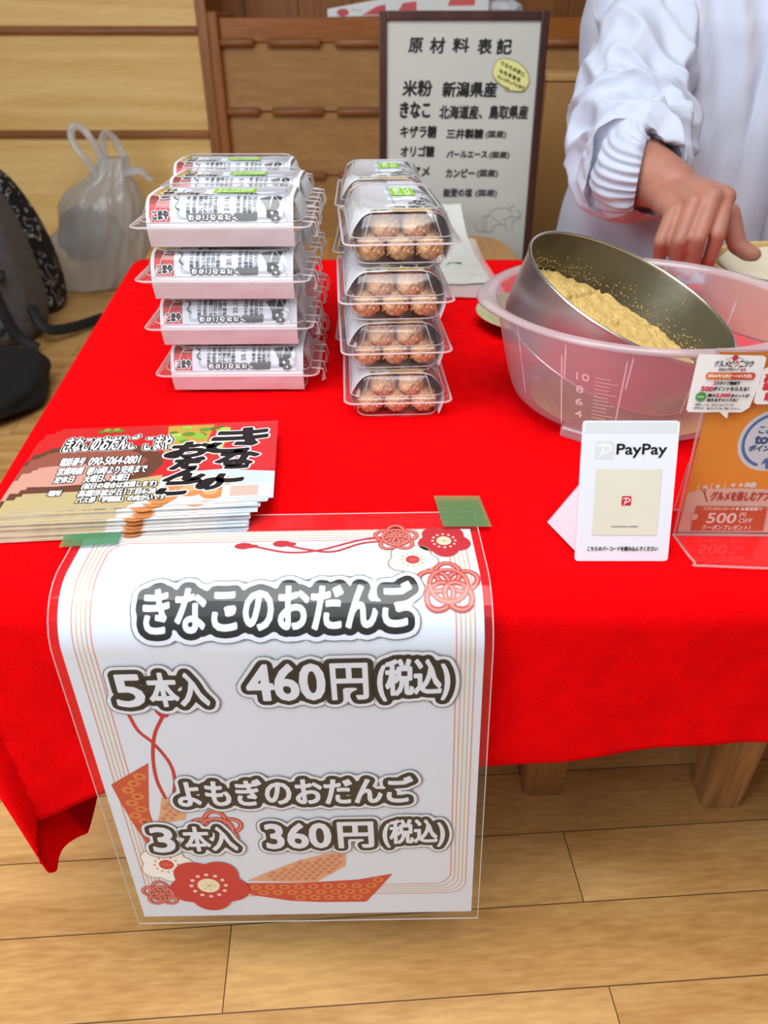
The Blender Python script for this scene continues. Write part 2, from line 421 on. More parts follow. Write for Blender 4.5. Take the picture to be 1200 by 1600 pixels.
# pale pine partition behind the bags: three wide boards, two rounded rails, an end post
pp = thing('pine_partition', 'pale pine board partition with brown rails behind the shopping bag', 'partition', (-.57, 2.7, 0))
for z0, z1, nm in ((0, .425, 'board'), (.441, .711, 'board'), (.727, 1.05, 'board')):
    bm = bmesh.new(); box(bm, (-1.7, .012, z0), (0, .04, z1), .001); obj(nm, bm, M_PINE, pp)
for z in (.433, .719):
    bm = bmesh.new(); box(bm, (-1.7, -.004, z - .012), (0, .03, z + .012), .008); obj('rail', bm, M_TRIM, pp)
bm = bmesh.new(); box(bm, (-.002, -.01, 0), (.032, .06, 1.05), .004); obj('post', bm, M_TRIMV, pp)

# picture-book rack: side post, back boards, top rail, dowel bars in short lengths
M_RACK = wood_mat('rack_plywood', (164, 116, 62), (190, 142, 84), 'X', 3.0, .55, 1.6, .25)
M_DOW = wood_mat('rack_dowel', (134, 80, 42), (166, 106, 60), 'X', 12, .4, 2, .08)
M_RAIL = wood_mat('rack_top_rail', (150, 84, 24), (186, 116, 44), 'X', 9, .4, 2, .06)
rk = thing('picture_book_rack', 'brown plywood display rack with dowel bars behind the framed sign', 'rack', (-.485, 2.55, 0))
bm = bmesh.new(); box(bm, (-.022, -.02, 0), (.008, .28, .765), .006); obj('side_panel', bm, M_TRIMV, rk)
bm = bmesh.new(); box(bm, (1.42, -.02, 0), (1.45, .28, .765), .006); obj('side_panel', bm, M_TRIMV, rk)
bm = bmesh.new(); box(bm, (.008, .0, .69), (1.42, .02, .748), .002); obj('top_rail', bm, M_RAIL, rk)
bm = bmesh.new(); box(bm, (.008, .02, .735), (1.42, .28, .75), .002); obj('top_shelf', bm, M_RAIL, rk)
for z0, z1 in ((.512, .69), (.333, .508), (.02, .329)):
    bm = bmesh.new(); box(bm, (.008, .008, z0), (1.42, .018, z1), .001); obj('back_board', bm, M_RACK, rk)
for z in (.689, .512, .333):
    for x0, x1 in ((.008, .106), (.145, .300), (.342, .500), (.54, .70), (.742, .90), (.94, 1.10), (1.14, 1.42)):
        bm = bmesh.new(); tube(bm, [(x0, -.006, z), (x0 + .004, -.006, z), (x1 - .004, -.006, z), (x1, -.006, z)], [.008, .0115, .0115, .008], 14); obj('dowel_bar', bm, M_DOW, rk, True)
# what lies on the rack
pl = Pl((-.165, 2.60, .751), (1, 0, .02), (0, .25, 1))
a = Art(); a.poly([(0, 0), (.47, 0), (.47, .085), (.30, .062), (0, .020)], (226, 224, 220))
a.disc((.045, .010), .018, (196, 52, 56), ry=.010); a.poly([(.10, .002), (.17, .002), (.17, .028), (.145, .024)], (200, 50, 60)); a.poly([(.20, .002), (.26, .002), (.26, .034), (.22, .03)], (206, 70, 70)); a.poly([(.35, .02), (.43, .02), (.43, .05), (.36, .045)], (210, 80, 76))
a.curve([(.07, .014), (.08, .018), (.09, .012), (.10, .018)], .002, (150, 150, 150)); a.poly([(.30, .045), (.34, .05), (.335, .06), (.302, .056)], (40, 96, 176))
bk = a.build('picture_booklet', lambda u, v, h: pl.pt(u, v, h + .004)); tag(bk, 'white booklet with red drawings on top of the brown rack', 'booklet')
bm = bmesh.new(); bm.from_mesh(bk.data); ret = bmesh.ops.extrude_face_region(bm, geom=[f for f in bm.faces if f.material_index == 0])
for g in ret['geom']:
    if isinstance(g, bmesh.types.BMVert): g.co -= pl.N * .004
bm.to_mesh(bk.data); bm.free()
bm = bmesh.new(); blob(bm, (.353, 2.66, .774), (.06, .045, .023), 4, .14, 3, 4)
tag(obj('crumpled_bag', bm, mat('white_poly', (232, 234, 236), .35, trans=.15, bump=.3, bscale=60), None, True), 'crumpled white plastic bag on top of the rack beyond the sign', 'plastic bag')

# tan box beside the sign
M_TAN = mat('tan_board', (178, 132, 74), .7, nvar=.07, nscale=6, bump=.1)
tb = thing('cardboard_box', 'tall tan cardboard box standing between the sign and the white coat', 'box', (.335, 1.75, 0))
bm = bmesh.new(); box(bm, (0, 0, 0), (.34, .2, .628), .004); obj('body', bm, M_TAN, tb)
bm = bmesh.new(); box(bm, (-.002, -.003, .628), (.342, .203, .642), .003); obj('lid', bm, mat('tan_lid', (198, 154, 94), .7, nvar=.06, nscale=8), tb)

# ------------------------------------------------------------------ tables
M_TABLE = wood_mat('table_wood', (146, 98, 44), (180, 130, 66), 'Y', 6, .4, 2.4, .08)
M_LEG = wood_mat('leg_wood', (120, 78, 42), (176, 124, 74), 'Z', 16, .5, 3, .05)
def table(name, label, quad, legs, back_r):
    t = thing(name, label, 'table', (quad[0][0], quad[0][1], 0)); o = Vector((quad[0][0], quad[0][1], 0))
    pts = []
    for i, q in enumerate(quad):
        a = Vector(quad[i - 1] + (0,)) if len(quad[i - 1]) == 2 else Vector(quad[i - 1]); b = Vector(q + (0,)); c = Vector(quad[(i + 1) % 4] + (0,))
        r = back_r if i in (2, 3) else .02
        d1 = (a - b).normalized(); d2 = (c - b).normalized(); ctr = b + (d1 + d2) * r
        for k in range(9):
            s = k / 8; pts.append((b + d1 * r * (1 - s) ** 2 + d2 * r * s ** 2) - o)
    bm = bmesh.new(); rings = []
    for z, ins in ((.366, .004), (.370, 0), (.3955, 0), (.3985, .004)):
        cen = sum(pts, Vector()) / len(pts); rings.append([Vector((p.x + (cen.x - p.x) * ins * 3, p.y + (cen.y - p.y) * ins * 3, z)) for p in pts])
    loft(bm, rings, True, True, True); obj('top', bm, M_TABLE, t)
    for (x, y, rz, w) in legs:
        bm = bmesh.new(); M = Matrix.Translation(Vector((x, y, 0)) - o) @ Matrix.Rotation(rz, 4, 'Z')
        loft(bm, [[M @ p for p in rrect(w * k, w * k, .004, z, 2)] for z, k in ((0, .86), (.003, .89), (.2, 1.0), (.366, 1.12))], True, True, True); obj('leg', bm, M_LEG, t)
    return t
table('low_table', 'low wooden table with rounded corners under the packs and poster', [(-.285, .405), (.262, .405), (.215, 1.425), (-.415, 1.385)],
      [(.176, .536, 0, .0245), (-.22, .50, .05, .030), (.15, 1.36, 0, .030), (-.33, 1.32, .05, .030)], .075)
table('low_table', 'low wooden table at the right, under the sieve bowl', [(.29, .405), (1.0, .405), (1.0, 1.10), (.29, 1.10)],
      [(.368, .5185, 0, .0232), (.93, .48, 0, .03), (.36, 1.03, 0, .03), (.93, 1.03, 0, .03)], .05)

# ------------------------------------------------------------------ red felt cloth
ZT = .402
def red_felt():
    m = mat('red_felt', (240, 0, 7), .95, spec=.06, sheen=.0, bump=.35, bscale=420, nvar=.10, nscale=55)
    return m
POLY = [Vector((-.285, .40)), Vector((1.04, .40)), Vector((1.04, 1.7)), Vector((-.452, 1.7))]
RF = .028
def cloth_pt(P):
    best = None
    inside = True
    for i in range(4):
        a, b = POLY[i], POLY[(i + 1) % 4]; d = b - a
        if d.x * (P.y - a.y) - d.y * (P.x - a.x) < 0: inside = False
        t = max(0, min(1, (P - a).dot(d) / d.dot(d))); q = a + d * t
        if best is None or (P - q).length < best[0]: best = ((P - q).length, q, i)
    if inside:
        w = .0006 * noise.noise(Vector((P.x * 9, P.y * 9, 1)))
        return Vector((P.x, P.y, ZT + w))
    d, N, i = best; n = (P - N) / max(d, 1e-9)
    al = min(d / RF, PI / 2); hang = max(0, d - RF * PI / 2)
    out = RF * math.sin(al); drop = RF * (1 - math.cos(al)) + hang
    tpos = N.x * 1.0 - N.y * 1.0
    k = min(1, hang / .12)
    out += k * (.006 * math.sin(N.x * 15 + .8) + .003 * noise.noise(Vector((N.x * 18, drop * 6, 3)))) * (1 if i == 0 else .5)
    corner = abs(n.x * n.y) * 2
    out += hang * .10 * corner - hang * .06 * (1 - corner) * 0
    return Vector((N.x + n.x * out + max(0, hang - .13) * .42 * max(0, -n.x), N.y + n.y * out, ZT - drop))
def pw(tab, x):
    if x <= tab[0][0]: return tab[0][1]
    for (a, b), (c, d) in zip(tab, tab[1:]):
        if x <= c: return b + (d - b) * (x - a) / (c - a)
    return tab[-1][1]
NU, NV = 250, 190
front = spline([(-.548, .245, 0), (-.515, .190, 0), (-.44, .150, 0), (-.30, .146, 0), (-.2, .187, 0), (-.05, .208, 0), (.07, .222, 0), (.15, .223, 0), (.24, .233, 0), (.33, .236, 0), (.6, .23, 0), (.95, .235, 0)], 30)
left = spline([(-.548, .245, 0), (-.578, .32, 0), (-.595, .40, 0), (-.592, .47, 0), (-.545, .57, 0), (-.50, .8, 0), (-.50, 1.0, 0), (-.452, 1.228, 0)], 30)
def resample(p, n):
    L = [0]
    for a, b in zip(p, p[1:]): L.append(L[-1] + (b - a).length)
    out = []; k = 0
    for i in range(n + 1):
        t = L[-1] * i / n
        while k < len(L) - 2 and L[k + 1] < t: k += 1
        f = (t - L[k]) / max(L[k + 1] - L[k], 1e-9); out.append(p[k].lerp(p[k + 1], f))
    return out
Fc = resample(front, NU); Lc = resample(left, NV)
Rr = Vector((.95, .235, 0)); Bk = Vector((.95, 1.09, 0)); BL = Vector((-.452, 1.228, 0))
bm = bmesh.new(); rows = []
for j in range(NV + 1):
    v = j / NV; row = []
    for i in range(NU + 1):
        u = i / NU
        xt = BL.x + (Bk.x - BL.x) * u; sm = max(0, min(1, (xt - .22) / .10)); top = Vector((xt, 1.228 - .138 * sm * sm * (3 - 2 * sm) + .004 * noise.noise(Vector((u * 9, 0, 0))), 0)); rgt = Rr.lerp(Bk, v)
        P = (1 - v) * Fc[i] + v * top + (1 - u) * Lc[j] + u * rgt - ((1 - u) * (1 - v) * Fc[0] + u * (1 - v) * Rr + (1 - u) * v * BL + u * v * Bk)
        row.append(bm.verts.new(cloth_pt(P.xy)))
    rows.append(row)
for j in range(NV):
    for i in range(NU): bm.faces.new((rows[j][i], rows[j][i + 1], rows[j + 1][i + 1], rows[j + 1][i]))
cl = obj('tablecloth', bm, red_felt(), None, True)
so = cl.modifiers.new('thickness', 'SOLIDIFY'); so.thickness = .002; so.offset = -1
tag(cl, 'bright red felt cloth draped over the low tables', 'tablecloth')

# ------------------------------------------------------------------ laminated price poster hanging over the front edge
PX0, PYE, PR, PSF, PPHI, PDL, PW, PL = -.0753, .3986, .04, .0464, 1.51, -.028, .28, .395
def poster_fn(lift):
    def fn(w, v, h):
        s = -v; h = h + lift
        c, sn = math.cos(PDL), math.sin(PDL)
        w2 = c * w - sn * (s - PSF); s2 = PSF + sn * w + c * (s - PSF)
        if s2 < PSF: y = PYE + PSF - s2; z = .4035; ny, nz = 0, 1
        elif s2 < PSF + PR * PPHI:
            al = (s2 - PSF) / PR; ny, nz = -math.sin(al), math.cos(al); y = PYE + PR * ny; z = .4035 - PR + PR * nz
        else:
            e = s2 - PSF - PR * PPHI; ny, nz = -math.sin(PPHI), math.cos(PPHI)
            y = PYE + PR * ny - math.cos(PPHI) * e; z = .4035 - PR + PR * nz - math.sin(PPHI) * e
        return Vector((PX0 + w2, y + ny * h, z + nz * h))
    return fn
ps = thing('price_poster', 'laminated white price poster hanging over the front of the red cloth', 'poster', (PX0, .36, .0))
inv = Matrix.Translation((-PX0, -.36, 0))
def P_(f): return lambda u, v, h: inv @ f(u, v, h)
a = Art(); PAPER = mat('poster_paper', (222, 227, 238), .5, spec=.3)
a.grid(-PW / 2, -PL, PW / 2, 0, 8, 200, PAPER)
mm = lambda *p: [(x / 1000, -y / 1000) for x, y in p]
# border: five fine lines with rounded corners
a.lay = 3
for k, c in enumerate(((222, 160, 134), (216, 190, 150), (216, 190, 150), (218, 176, 140), (226, 150, 132))):
    d = .0031 * k
    pts = [(p.x, p.y) for p in rrect(.1325 - d, .1845 - d, .014, 0, 6, .0015, -.184)]
    a.stroke(pts, .0010, c, True); a.lay = 3
def plum(c, r, fill, edge, mid, dots, dotc, rot=0.0, L=8):
    a.lay = L
    pts = []
    for k in range(90):
        t = 2 * PI * k / 90; pts.append((c[0] + r * (.80 + .20 * abs(math.cos(2.5 * (t + rot)))) * math.cos(t), c[1] + r * (.80 + .20 * abs(math.cos(2.5 * (t + rot)))) * math.sin(t)))
    a.poly(pts, fill)
    if edge: a.stroke(pts, .0009, edge, True)
    a.disc(c, r * .27, mid)
    for k in range(12): a.disc((c[0] + r * .42 * math.cos(k * PI / 6), c[1] + r * .42 * math.sin(k * PI / 6)), r * .055, dotc, 8, lay=False)
    for k in range(7): a.stroke([c, (c[0] + r * .2 * math.cos(k), c[1] + r * .2 * math.sin(k))], .0005, dots, lay=False)
    a.lay += 1
def knot(c, r):
    a.lay = 12
    KA, KB, KC = (206, 74, 62), (232, 142, 126), (170, 52, 46)
    for k in range(5):
        t = 2 * PI * k / 5 + .3; lp = []
        for q in range(26):
            s = 2 * PI * q / 26; x = r * .50 + r * .50 * math.cos(s); y = r * .40 * math.sin(s)
            lp.append((c[0] + x * math.cos(t) - y * math.sin(t), c[1] + x * math.sin(t) + y * math.cos(t)))
        a.stroke(lp, r * .20, KC, True); a.stroke(lp, r * .160, KA, True); a.stroke(lp, r * .06, KB, True)
    lp = [(c[0] + r * .62 * math.cos(q * PI / 14), c[1] + r * .62 * math.sin(q * PI / 14)) for q in range(28)]
    a.stroke(lp, r * .17, KC, True); a.stroke(lp, r * .145, (214, 92, 78), True); a.stroke(lp, r * .05, KB, True)
DR = (196, 40, 44); a.lay = 5
a.curve(mm((-14, 19), (8, 26), (30, 24), (60, 12), (84, 8)), .0021, DR); a.curve(mm((8, 18), (22, 23), (40, 26), (62, 16), (88, 14)), .0021, DR)
for x, y in ((-25, 17.5), (2, 15.5)):
    a.poly([(x / 1000 + .0075 * math.cos(t * PI / 10) + (.002 if math.cos(t * PI / 10) < 0 else 0), -y / 1000 + .0040 * math.sin(t * PI / 10)) for t in range(20)], DR)
    a.poly(mm((x + 6, y - 2), (x + 11, y - 1), (x + 11, y + 2.2), (x + 6, y + 2.6)), DR)
knot((.085, -.0105), .0155)
plum((.1193, -.0150), .0195, (196, 34, 44), None, (240, 226, 190), (200, 170, 90), (244, 206, 200), .31)
plum((.0955, -.0370), .0180, (246, 244, 240), (170, 130, 100), (200, 40, 44), (230, 120, 100), (212, 178, 84), .2)
knot((.118, -.0625), .0205)
# ribbons, cords and flowers at the lower left
a.lay = 5
a.curve(mm((-108, 152), (-103.4, 174.5), (-94.6, 188), (-86.5, 208), (-85.6, 226), (-90, 246)), .0026, DR)
a.curve(mm((-82, 160), (-91.8, 178.6), (-97.4, 201.7), (-99, 226), (-96, 246)), .0026, DR)
a.poly(mm((-87, 150), (-77, 150), (-76, 157), (-80, 163), (-85, 163), (-88, 157)), DR)
def ribbon(pts, base, dark, cell, clipfn):
    a.poly(mm(*pts), base)
def inside(p, pts):
    r = False
    for (x1, y1), (x2, y2) in zip(pts, pts[1:] + pts[:1]):
        if (y1 > p[1]) != (y2 > p[1]) and p[0] < (x2 - x1) * (p[1] - y1) / (y2 - y1) + x1: r = not r
    return r
def patterned(pts, base, dots, step, rx, ry, ring=None, star=None):
    a.lay = 6
    a.poly(mm(*pts), base)
    xs = [p[0] for p in pts]; ys = [p[1] for p in pts]; j = 0; y = min(ys)
    while y < max(ys):
        x = min(xs) + (step / 2 if j % 2 else 0)
        while x < max(xs):
            if all(inside((x + qx * rx * 1.1, y + qy * ry * 1.1), pts) for qx, qy in ((1, 0), (-1, 0), (0, 1), (0, -1))):
                if star:
                    for k in range(3):
                        t = k * PI / 3; a.stroke(mm((x - rx * math.cos(t), y - rx * math.sin(t)), (x + rx * math.cos(t), y + rx * math.sin(t))), .0005, star, lay=False, nj=5)
                else:
                    a.disc((x / 1000, -y / 1000), rx / 1000, dots, 14, ry / 1000, lay=False)
                    if ring: a.disc((x / 1000, -y / 1000), rx / 2600, ring, 10, ry / 2600, lay=False)
            x += step
        y += step * .62; j += 1
    a.lay += 1
patterned([(-102, 208), (-134, 230), (-131, 250), (-126, 275), (-119, 303), (-110, 288), (-111, 260), (-107, 236)], (202, 78, 48), (222, 122, 62), 11.5, 4.9, 3.9, (206, 96, 56))
patterned([(-99, 245), (-82, 245), (-81, 258), (-85, 271), (-108, 276), (-103, 262)], (222, 168, 128), None, 6.5, 2.9, 2.9, star=(196, 92, 64))
patterned([(38, 310), (0, 322), (-30, 338), (-46, 348), (10, 352), (36, 331)], (222, 166, 128), None, 6.5, 2.9, 2.9, star=(196, 92, 64))
patterned([(74, 342), (45, 349), (0, 352), (-52, 351), (-45, 367), (-12, 376), (12, 378.4), (51, 379), (62, 362)], (206, 66, 44), (222, 116, 60), 12, 4.6, 3.6, (206, 92, 56))
knot((-.062, -.282), .020)
plum((-.109, -.325), .0225, (246, 244, 240), (186, 150, 110), (206, 50, 50), (230, 120, 100), (212, 178, 84), .1)
knot((-.1195, -.3625), .0155)
plum((-.0785, -.3525), .0340, (202, 44, 46), None, (244, 232, 200), (206, 176, 90), (244, 206, 200), .31, 26)
# the words: white letters, black outline, white halo, fine grey edge
def sign(body, bx_, b, k1, k2, dark=(26, 24, 22)):
    a.lay = 30
    x0, y0, x1, y1 = bx_
    a.text(body, (x0 / 1000, -y1 / 1000, x1 / 1000, -y0 / 1000), (228, 232, 242), b, [(k2 + .0016, (120, 118, 116)), (k2, (226, 230, 240)), (k1, dark)])
sign('きなこのおだんご', (-83, 60.5, 92.5, 90), .0020, .0112, .0176)
sign('5', (-111, 123, -92.5, 151), .0020, .0100, .0150); sign('本入', (-88, 122, -48.5, 151.5), .0018, .0098, .0148)
sign('460', (-20, 117, 32, 148), .0024, .0100, .0150); sign('円', (37.5, 117, 61.5, 148.5), .0016, .0098, .0148); sign('(税込)', (69, 114.5, 117, 150.5), .0018, .0094, .0144)
sign('よもぎのおだんご', (-86, 227, 91, 254.5), .0018, .0096, .0142, (46, 42, 34))
sign('3', (-114.5, 279, -98, 308), .0020, .0092, .0136, (46, 42, 34)); sign('本入', (-89, 279, -48.5, 307.5), .0016, .0088, .0132, (46, 42, 34))
sign('360', (-24, 277.5, 26, 306), .0022, .0092, .0136, (46, 42, 34)); sign('円', (33, 277, 59.5, 306.5), .0020, .0088, .0132, (46, 42, 34)); sign('(税込)', (68, 275, 115.5, 307), .0016, .0086, .0130, (46, 42, 34))
a.build('printed_sheet', P_(poster_fn(.0002)), ps, .0026, smooth=True, eps=3e-5)
a = Art(); FILM = clear_mat('laminate_film', (.99, .99, .99), .03, .45, .06)
a.grid(-PW / 2 - .0055, -PL - .0065, PW / 2 + .0055, .020, 8, 160, FILM); fo = a.build('laminate_film', P_(poster_fn(.0024)), ps, .012, smooth=True)
fo.data.shade_smooth()
bm = bmesh.new(); f = P_(poster_fn(.0022)); W2 = PW / 2 + .0055
for pts in ([(-W2, .02 - .00843 * k) for k in range(51)], [(W2, .02 - .00843 * k) for k in range(51)], [(-W2 + 2 * W2 * k / 12, -PL - .0065) for k in range(13)], [(-W2 + 2 * W2 * k / 12, .02) for k in range(13)]):
    pts = [(u, max(v, -PL - .0065)) for u, v in pts]
    tube(bm, [f(u, v, 0) for u, v in pts], .0004, 6)
obj('film_edge', bm, mat('film_edge', (224, 226, 226), .3, trans=.45), ps)

# striped green tape
def tape(name, label, c, du, dv, z):
    p = Pl(Vector((c[0], c[1], z)), du, dv); lw, lh = Vector(du).length, Vector(dv).length
    a = Art(); a.rect(0, 0, lw, lh, mat('green_tape', (50, 128, 74), .35, trans=.42))
    n = int(lw / .00125)
    for k in range(n): a.rect(k * lw / n, 0, (k + .45) * lw / n, lh, mat('green_tape_rib', (84, 160, 108), .35, trans=.25)); a.lay -= 1
    return tag(a.build(name, lambda u, v, h: p.pt(u, v, h)), label, 'tape')
tape('tape_strip', 'striped green tape holding the right top corner of the poster', (.0435, .4475, .4066), (.0357, .0, 0), (-.0045, .043, 0), .4066)
tape('tape_strip', 'striped green tape under the front edge of the card stack', (-.2290, .4215, .4066), (.0400, .0052, 0), (-.003, .026, 0), .4066)
# ------------------------------------------------------------------ clear packs of dango
CLEAR = clear_mat('clear_pack', (.99, .99, .99), .06, 1.0, .10); CLEART = clear_mat('clear_tray', (.99, .99, .99), .03, .30, .10)
EDGE = clear_mat('clear_pack_edge', (.98, .98, .98),   .46, .6, .12, (250, 250, 252))  # milky rim and crease beads; the whitening paints in edge highlights
M_WRAP = mat('wrapper_paper', (216, 214, 216), .6, spec=.3, bump=.15, bscale=70)
GREENS = (140, 196, 40)
def stack_tray():
    bm = bmesh.new()
    R = [rrect(.066, .0365, .010, .0012), rrect(.0668, .0375, .011, .004), rrect(.0722, .0436, .012, .0195), rrect(.0735, .0450, .012, .0212), rrect(.0795, .0492, .010, .0216), rrect(.0795, .0492, .010, .0200)]
    loft(bm, R, True, True, False)
    for f in bm.faces: f.material_index = 0
    tube(bm, R[4], .0007, 6, True, mi=1); tube(bm, R[1], .0005, 5, True, mi=1)
    return bm
def stack_lid():
    bm = bmesh.new(); n = 5
    R = [rrect(.0815, .0500, .009, .0224), rrect(.0740, .0452, .012, .0228), rrect(.0728, .0442, .012, .0260), rrect(.0660, .0385, .012, .0425), rrect(.0600, .0325, .010, .0462), rrect(.0580, .0305, .010, .0452)]
    loft(bm, R, True, False, True)
    for q in (0, 4): tube(bm, R[q], .0008 if q == 0 else .0006, 6, True, mi=1)
    tube(bm, R[2], .0005, 5, True, mi=1)
    for k in range(0, 24, 6):
        for kk in (k, k + 5): tube(bm, [R[2][kk], R[3][kk], R[4][kk]], .0005, 5, mi=1)
    for sx in (1,):                                      # ribs pressed into the hinge end
        for y in (-.022, -.011, 0, .011, .022):
            tube(bm, [(sx * .0730, y, .026), (sx * .0672, y * .95, .0415)], .0009, 6, mi=1)
    return bm
def stack_clasp(y):
    bm = bmesh.new()
    if 1:
        pts = [[(.0735, y - .010, .0245), (.0735, y + .010, .0245)], [(.0850, y - .010, .0235), (.0850, y + .010, .0235)], [(.0870, y - .0095, .0125), (.0870, y + .0095, .0125)], [(.0840, y - .0085, .0105), (.0840, y + .0085, .0105)]]
        loft(bm, [[Vector(p) for p in r] for r in pts], False)
        tube(bm, [Vector(pts[i][0]) for i in range(4)] + [Vector(pts[i][1]) for i in (3, 2, 1, 0)], .0007, 5, mi=1)
    return bm
# paper sleeve: profile across the pack (y, z); v runs from the front bottom over the top to the back
PROF = [(-.0395, .0035), (-.0432, .015), (-.0440, .0215), (-.0405, .031), (-.0345, .0398), (-.027, .0440), (-.014, .0449), (0, .0450), (.014, .0449), (.027, .0440), (.0345, .0398), (.0405, .031), (.0432, .022), (.0405, .010)]
PROF = [(p.x, p.y) for p in spline([(a_, b_, 0) for a_, b_ in PROF], 4)]
PL_ = [0.0]
for p, q in zip(PROF, PROF[1:]): PL_.append(PL_[-1] + math.hypot(q[0] - p[0], q[1] - p[1]))
def wrap_fn(u, v, h):
    v = max(0, min(PL_[-1] - 1e-6, v)); k = 0
    while PL_[k + 1] < v: k += 1
    f = (v - PL_[k]) / (PL_[k + 1] - PL_[k]); a0, b0 = PROF[k], PROF[k + 1]
    ty, tz = b0[0] - a0[0], b0[1] - a0[1]; l = math.hypot(ty, tz)
    wv = .0005 * noise.noise(Vector((u * 60, v * 60, 2)))
    return Vector((u, a0[0] + ty * f - tz / l * (h + wv), a0[1] + tz * f + ty / l * (h + wv)))
def wrapper_mesh():
    a = Art(); a.grid(-.066, 0, .066, PL_[-1], 22, 104, M_WRAP)
    a.lay = 6
    u0, u1, v0, v1 = -.063, .060, .0225, .083
    a.grid(u0, v0, u1, v1, 10, 48, mat('label_paper', (218, 221, 230), .5, spec=.3))
    K, G = (44, 42, 42), (96, 94, 94)
    # colour picture at the left end
    a.rect(u0, v0, u0 + .0185, v1, (206, 62, 58)); a.rect(u0, v0 + .017, u0 + .0185, v0 + .040, (150, 42, 30)); a.rect(u0, v0 + .030, u0 + .0185, v1, (204, 160, 46))
    for k in range(12): a.disc((u0 + .002 + .0012 * (k * 7 % 12), v0 + .032 + .004 * (k * 5 % 12)), .0026, (98, 128, 40) if k % 2 else (232, 206, 90), 10, lay=False)
    a.lay += 1
    a.text('きなこ', (u0 + .009, v0 + .024, u0 + .0175, v1 - .003), K, .0022, [(.0042, (240, 236, 226))], rot=90)
    a.text('こまや', (u0 + .003, v0 + .003, u0 + .017, v0 + .0105), K, .0012, [(.0024, (240, 236, 236))])
    # frame and flowers of the label
    for d in (0, .0013): a.stroke([(p.x, p.y) for p in rrect(.0485 - d, (v1 - v0) / 2 - .003 - d, .004, 0, 4, .0105, (v0 + v1) / 2)], .0005, (150, 148, 148), True)
    def fl(c, r, m):
        for k in range(5): a.disc((c[0] + r * .6 * math.cos(2 * PI * k / 5), c[1] + r * .6 * math.sin(2 * PI * k / 5)), r * .48, m, 10, lay=False)
        a.lay += 1; a.disc(c, r * .26, (236, 236, 236), 8)
    fl((-.036, v0 + .034), .0046, K); fl((-.030, v0 + .041), .0034, G); fl((-.0245, v0 + .036), .0042, G)
    a.curve([(-.039, v0 + .031), (-.041, v0 + .024), (-.037, v0 + .020), (-.0395, v0 + .014), (-.036, v0 + .011)], .0011, K)
    # lines of small print, turned as on the packs
    rows = [('名称きなこのおだんご', -.030), ('原材料名米粉新潟県産', -.0245), ('きなこ北海道産', -.019), ('キザラ糖三井製糖', -.0145), ('オリゴ糖水アメ塩', -.010), ('内容量5本入', -.0055)]
    LL = a.lay
    for s_, u in rows: a.lay = LL; a.text(s_, (u, v0 + .0045, u + .0036, v0 + .0045 + min(.034, .0034 * len(s_))), K, .00022, rot=90)
    a.text('25.11.1', (.0045, v0 + .010, .0085, v0 + .028), G, .0004, rot=90)
    for s_, u in [('要冷蔵お早めに', .0150), ('電話番号090-5064-0801', .0205), ('高槻市松が丘1丁目6-28', .0250), ('きなこのおだんごこまや', .0295)]: a.lay = LL; a.text(s_, (u, v0 + .0045, u + .0036, v0 + .036), K, .00022, rot=90)
    for i, ch in enumerate('きなこのおだんご'):
        a.lay = LL + 1; a.text(ch, (-.028 + i * .0066, v0 + .0022, -.0235 + i * .0066, v0 + .0068), (238, 238, 238), .0004, [(.0026, (70, 68, 68))], rot=90)
    # grey ribbons and flowers in the right corner
    a.poly([(.012, v0 + .0075), (.034, v0 + .0085), (.033, v0 + .0015), (.018, v0 + .0005)], G)
    a.poly([(.042, v0 + .011), (.036, v0 + .022), (.046, v0 + .026), (.045, v0 + .013)], G); a.poly([(.045, v0 + .010), (.049, v0 + .027), (.0565, v0 + .024), (.053, v0 + .012)], K)
    fl((.047, v0 + .008), .0055, K); fl((.050, v0 + .0035), .0042, G)
    return a.build('paper_wrapper', wrap_fn, None, .0022, True, eps=2.5e-5)
def sticker_mesh():
    a = Art(); a.rrect(-.019, -.0105, .019, .0105, .001, mat('lime_sticker', GREENS, .45))
    for t, y in (('さとう不使用', .0014), ('きなこだんご', -.0075)): a.text(t, (-.016, y, .016, y + .0062), (244, 248, 236), .0003)
    return a.build('sticker', lambda u, v, h: Vector((u + .010, v - .004, .0456 + h)), None, None, True)
def pack_label(*k): pass
pk = thing('dango_pack', 'x', 'food pack')
obj('tray', stack_tray(), [CLEART, EDGE], pk, True); obj('lid', stack_lid(), [CLEAR, EDGE], pk, True); [obj('clasp', stack_clasp(y), [CLEAR, EDGE], pk) for y in (-.024, .024)]
link('paper_wrapper', wrapper_mesh(), pk); st_ = link('sticker', sticker_mesh(), pk)
PITCH_ = .0468
spots = []
lv = ['lowest', 'second from the bottom', 'third from the bottom', 'topmost']
jit = [(.0, 0, 0), (-.004, .003, .010), (-.003, -.002, -.012), (-.001, .002, .008)]
for k in range(4): spots.append(((-.1475 + jit[k][0], .7385 + jit[k][1], ZT + k * PITCH_), .012 + jit[k][2], lv[k] + ' clear dango pack in the front stack of the left group', 'clear packs showing their long labelled side'))
for k in range(4): spots.append(((-.1535 + .002 * (k % 2), .842 + .002 * (k % 3), ZT + k * PITCH_), -.008 + .006 * (k % 3), lv[k] + ' clear dango pack in the middle stack of the left group', 'clear packs showing their long labelled side'))
for k in range(4): spots.append(((-.171 - .002 * (k % 2), .946 + .002 * (k % 2), ZT + k * PITCH_), .010 - .007 * (k % 3), lv[k] + ' clear dango pack in the rear stack of the left group', 'clear packs showing their long labelled side'))
jr = [(0, 0, 0), (-.003, .003, .02), (-.003, -.002, .012), (.0005, .004, .03)]
for k in range(4): spots.append(((.0095 + jr[k][0], .705 + jr[k][1], ZT + k * PITCH_), PI / 2 + .05 + jr[k][2], lv[k] + ' clear dango pack in the front stack of the right group', 'clear packs showing their open end'))
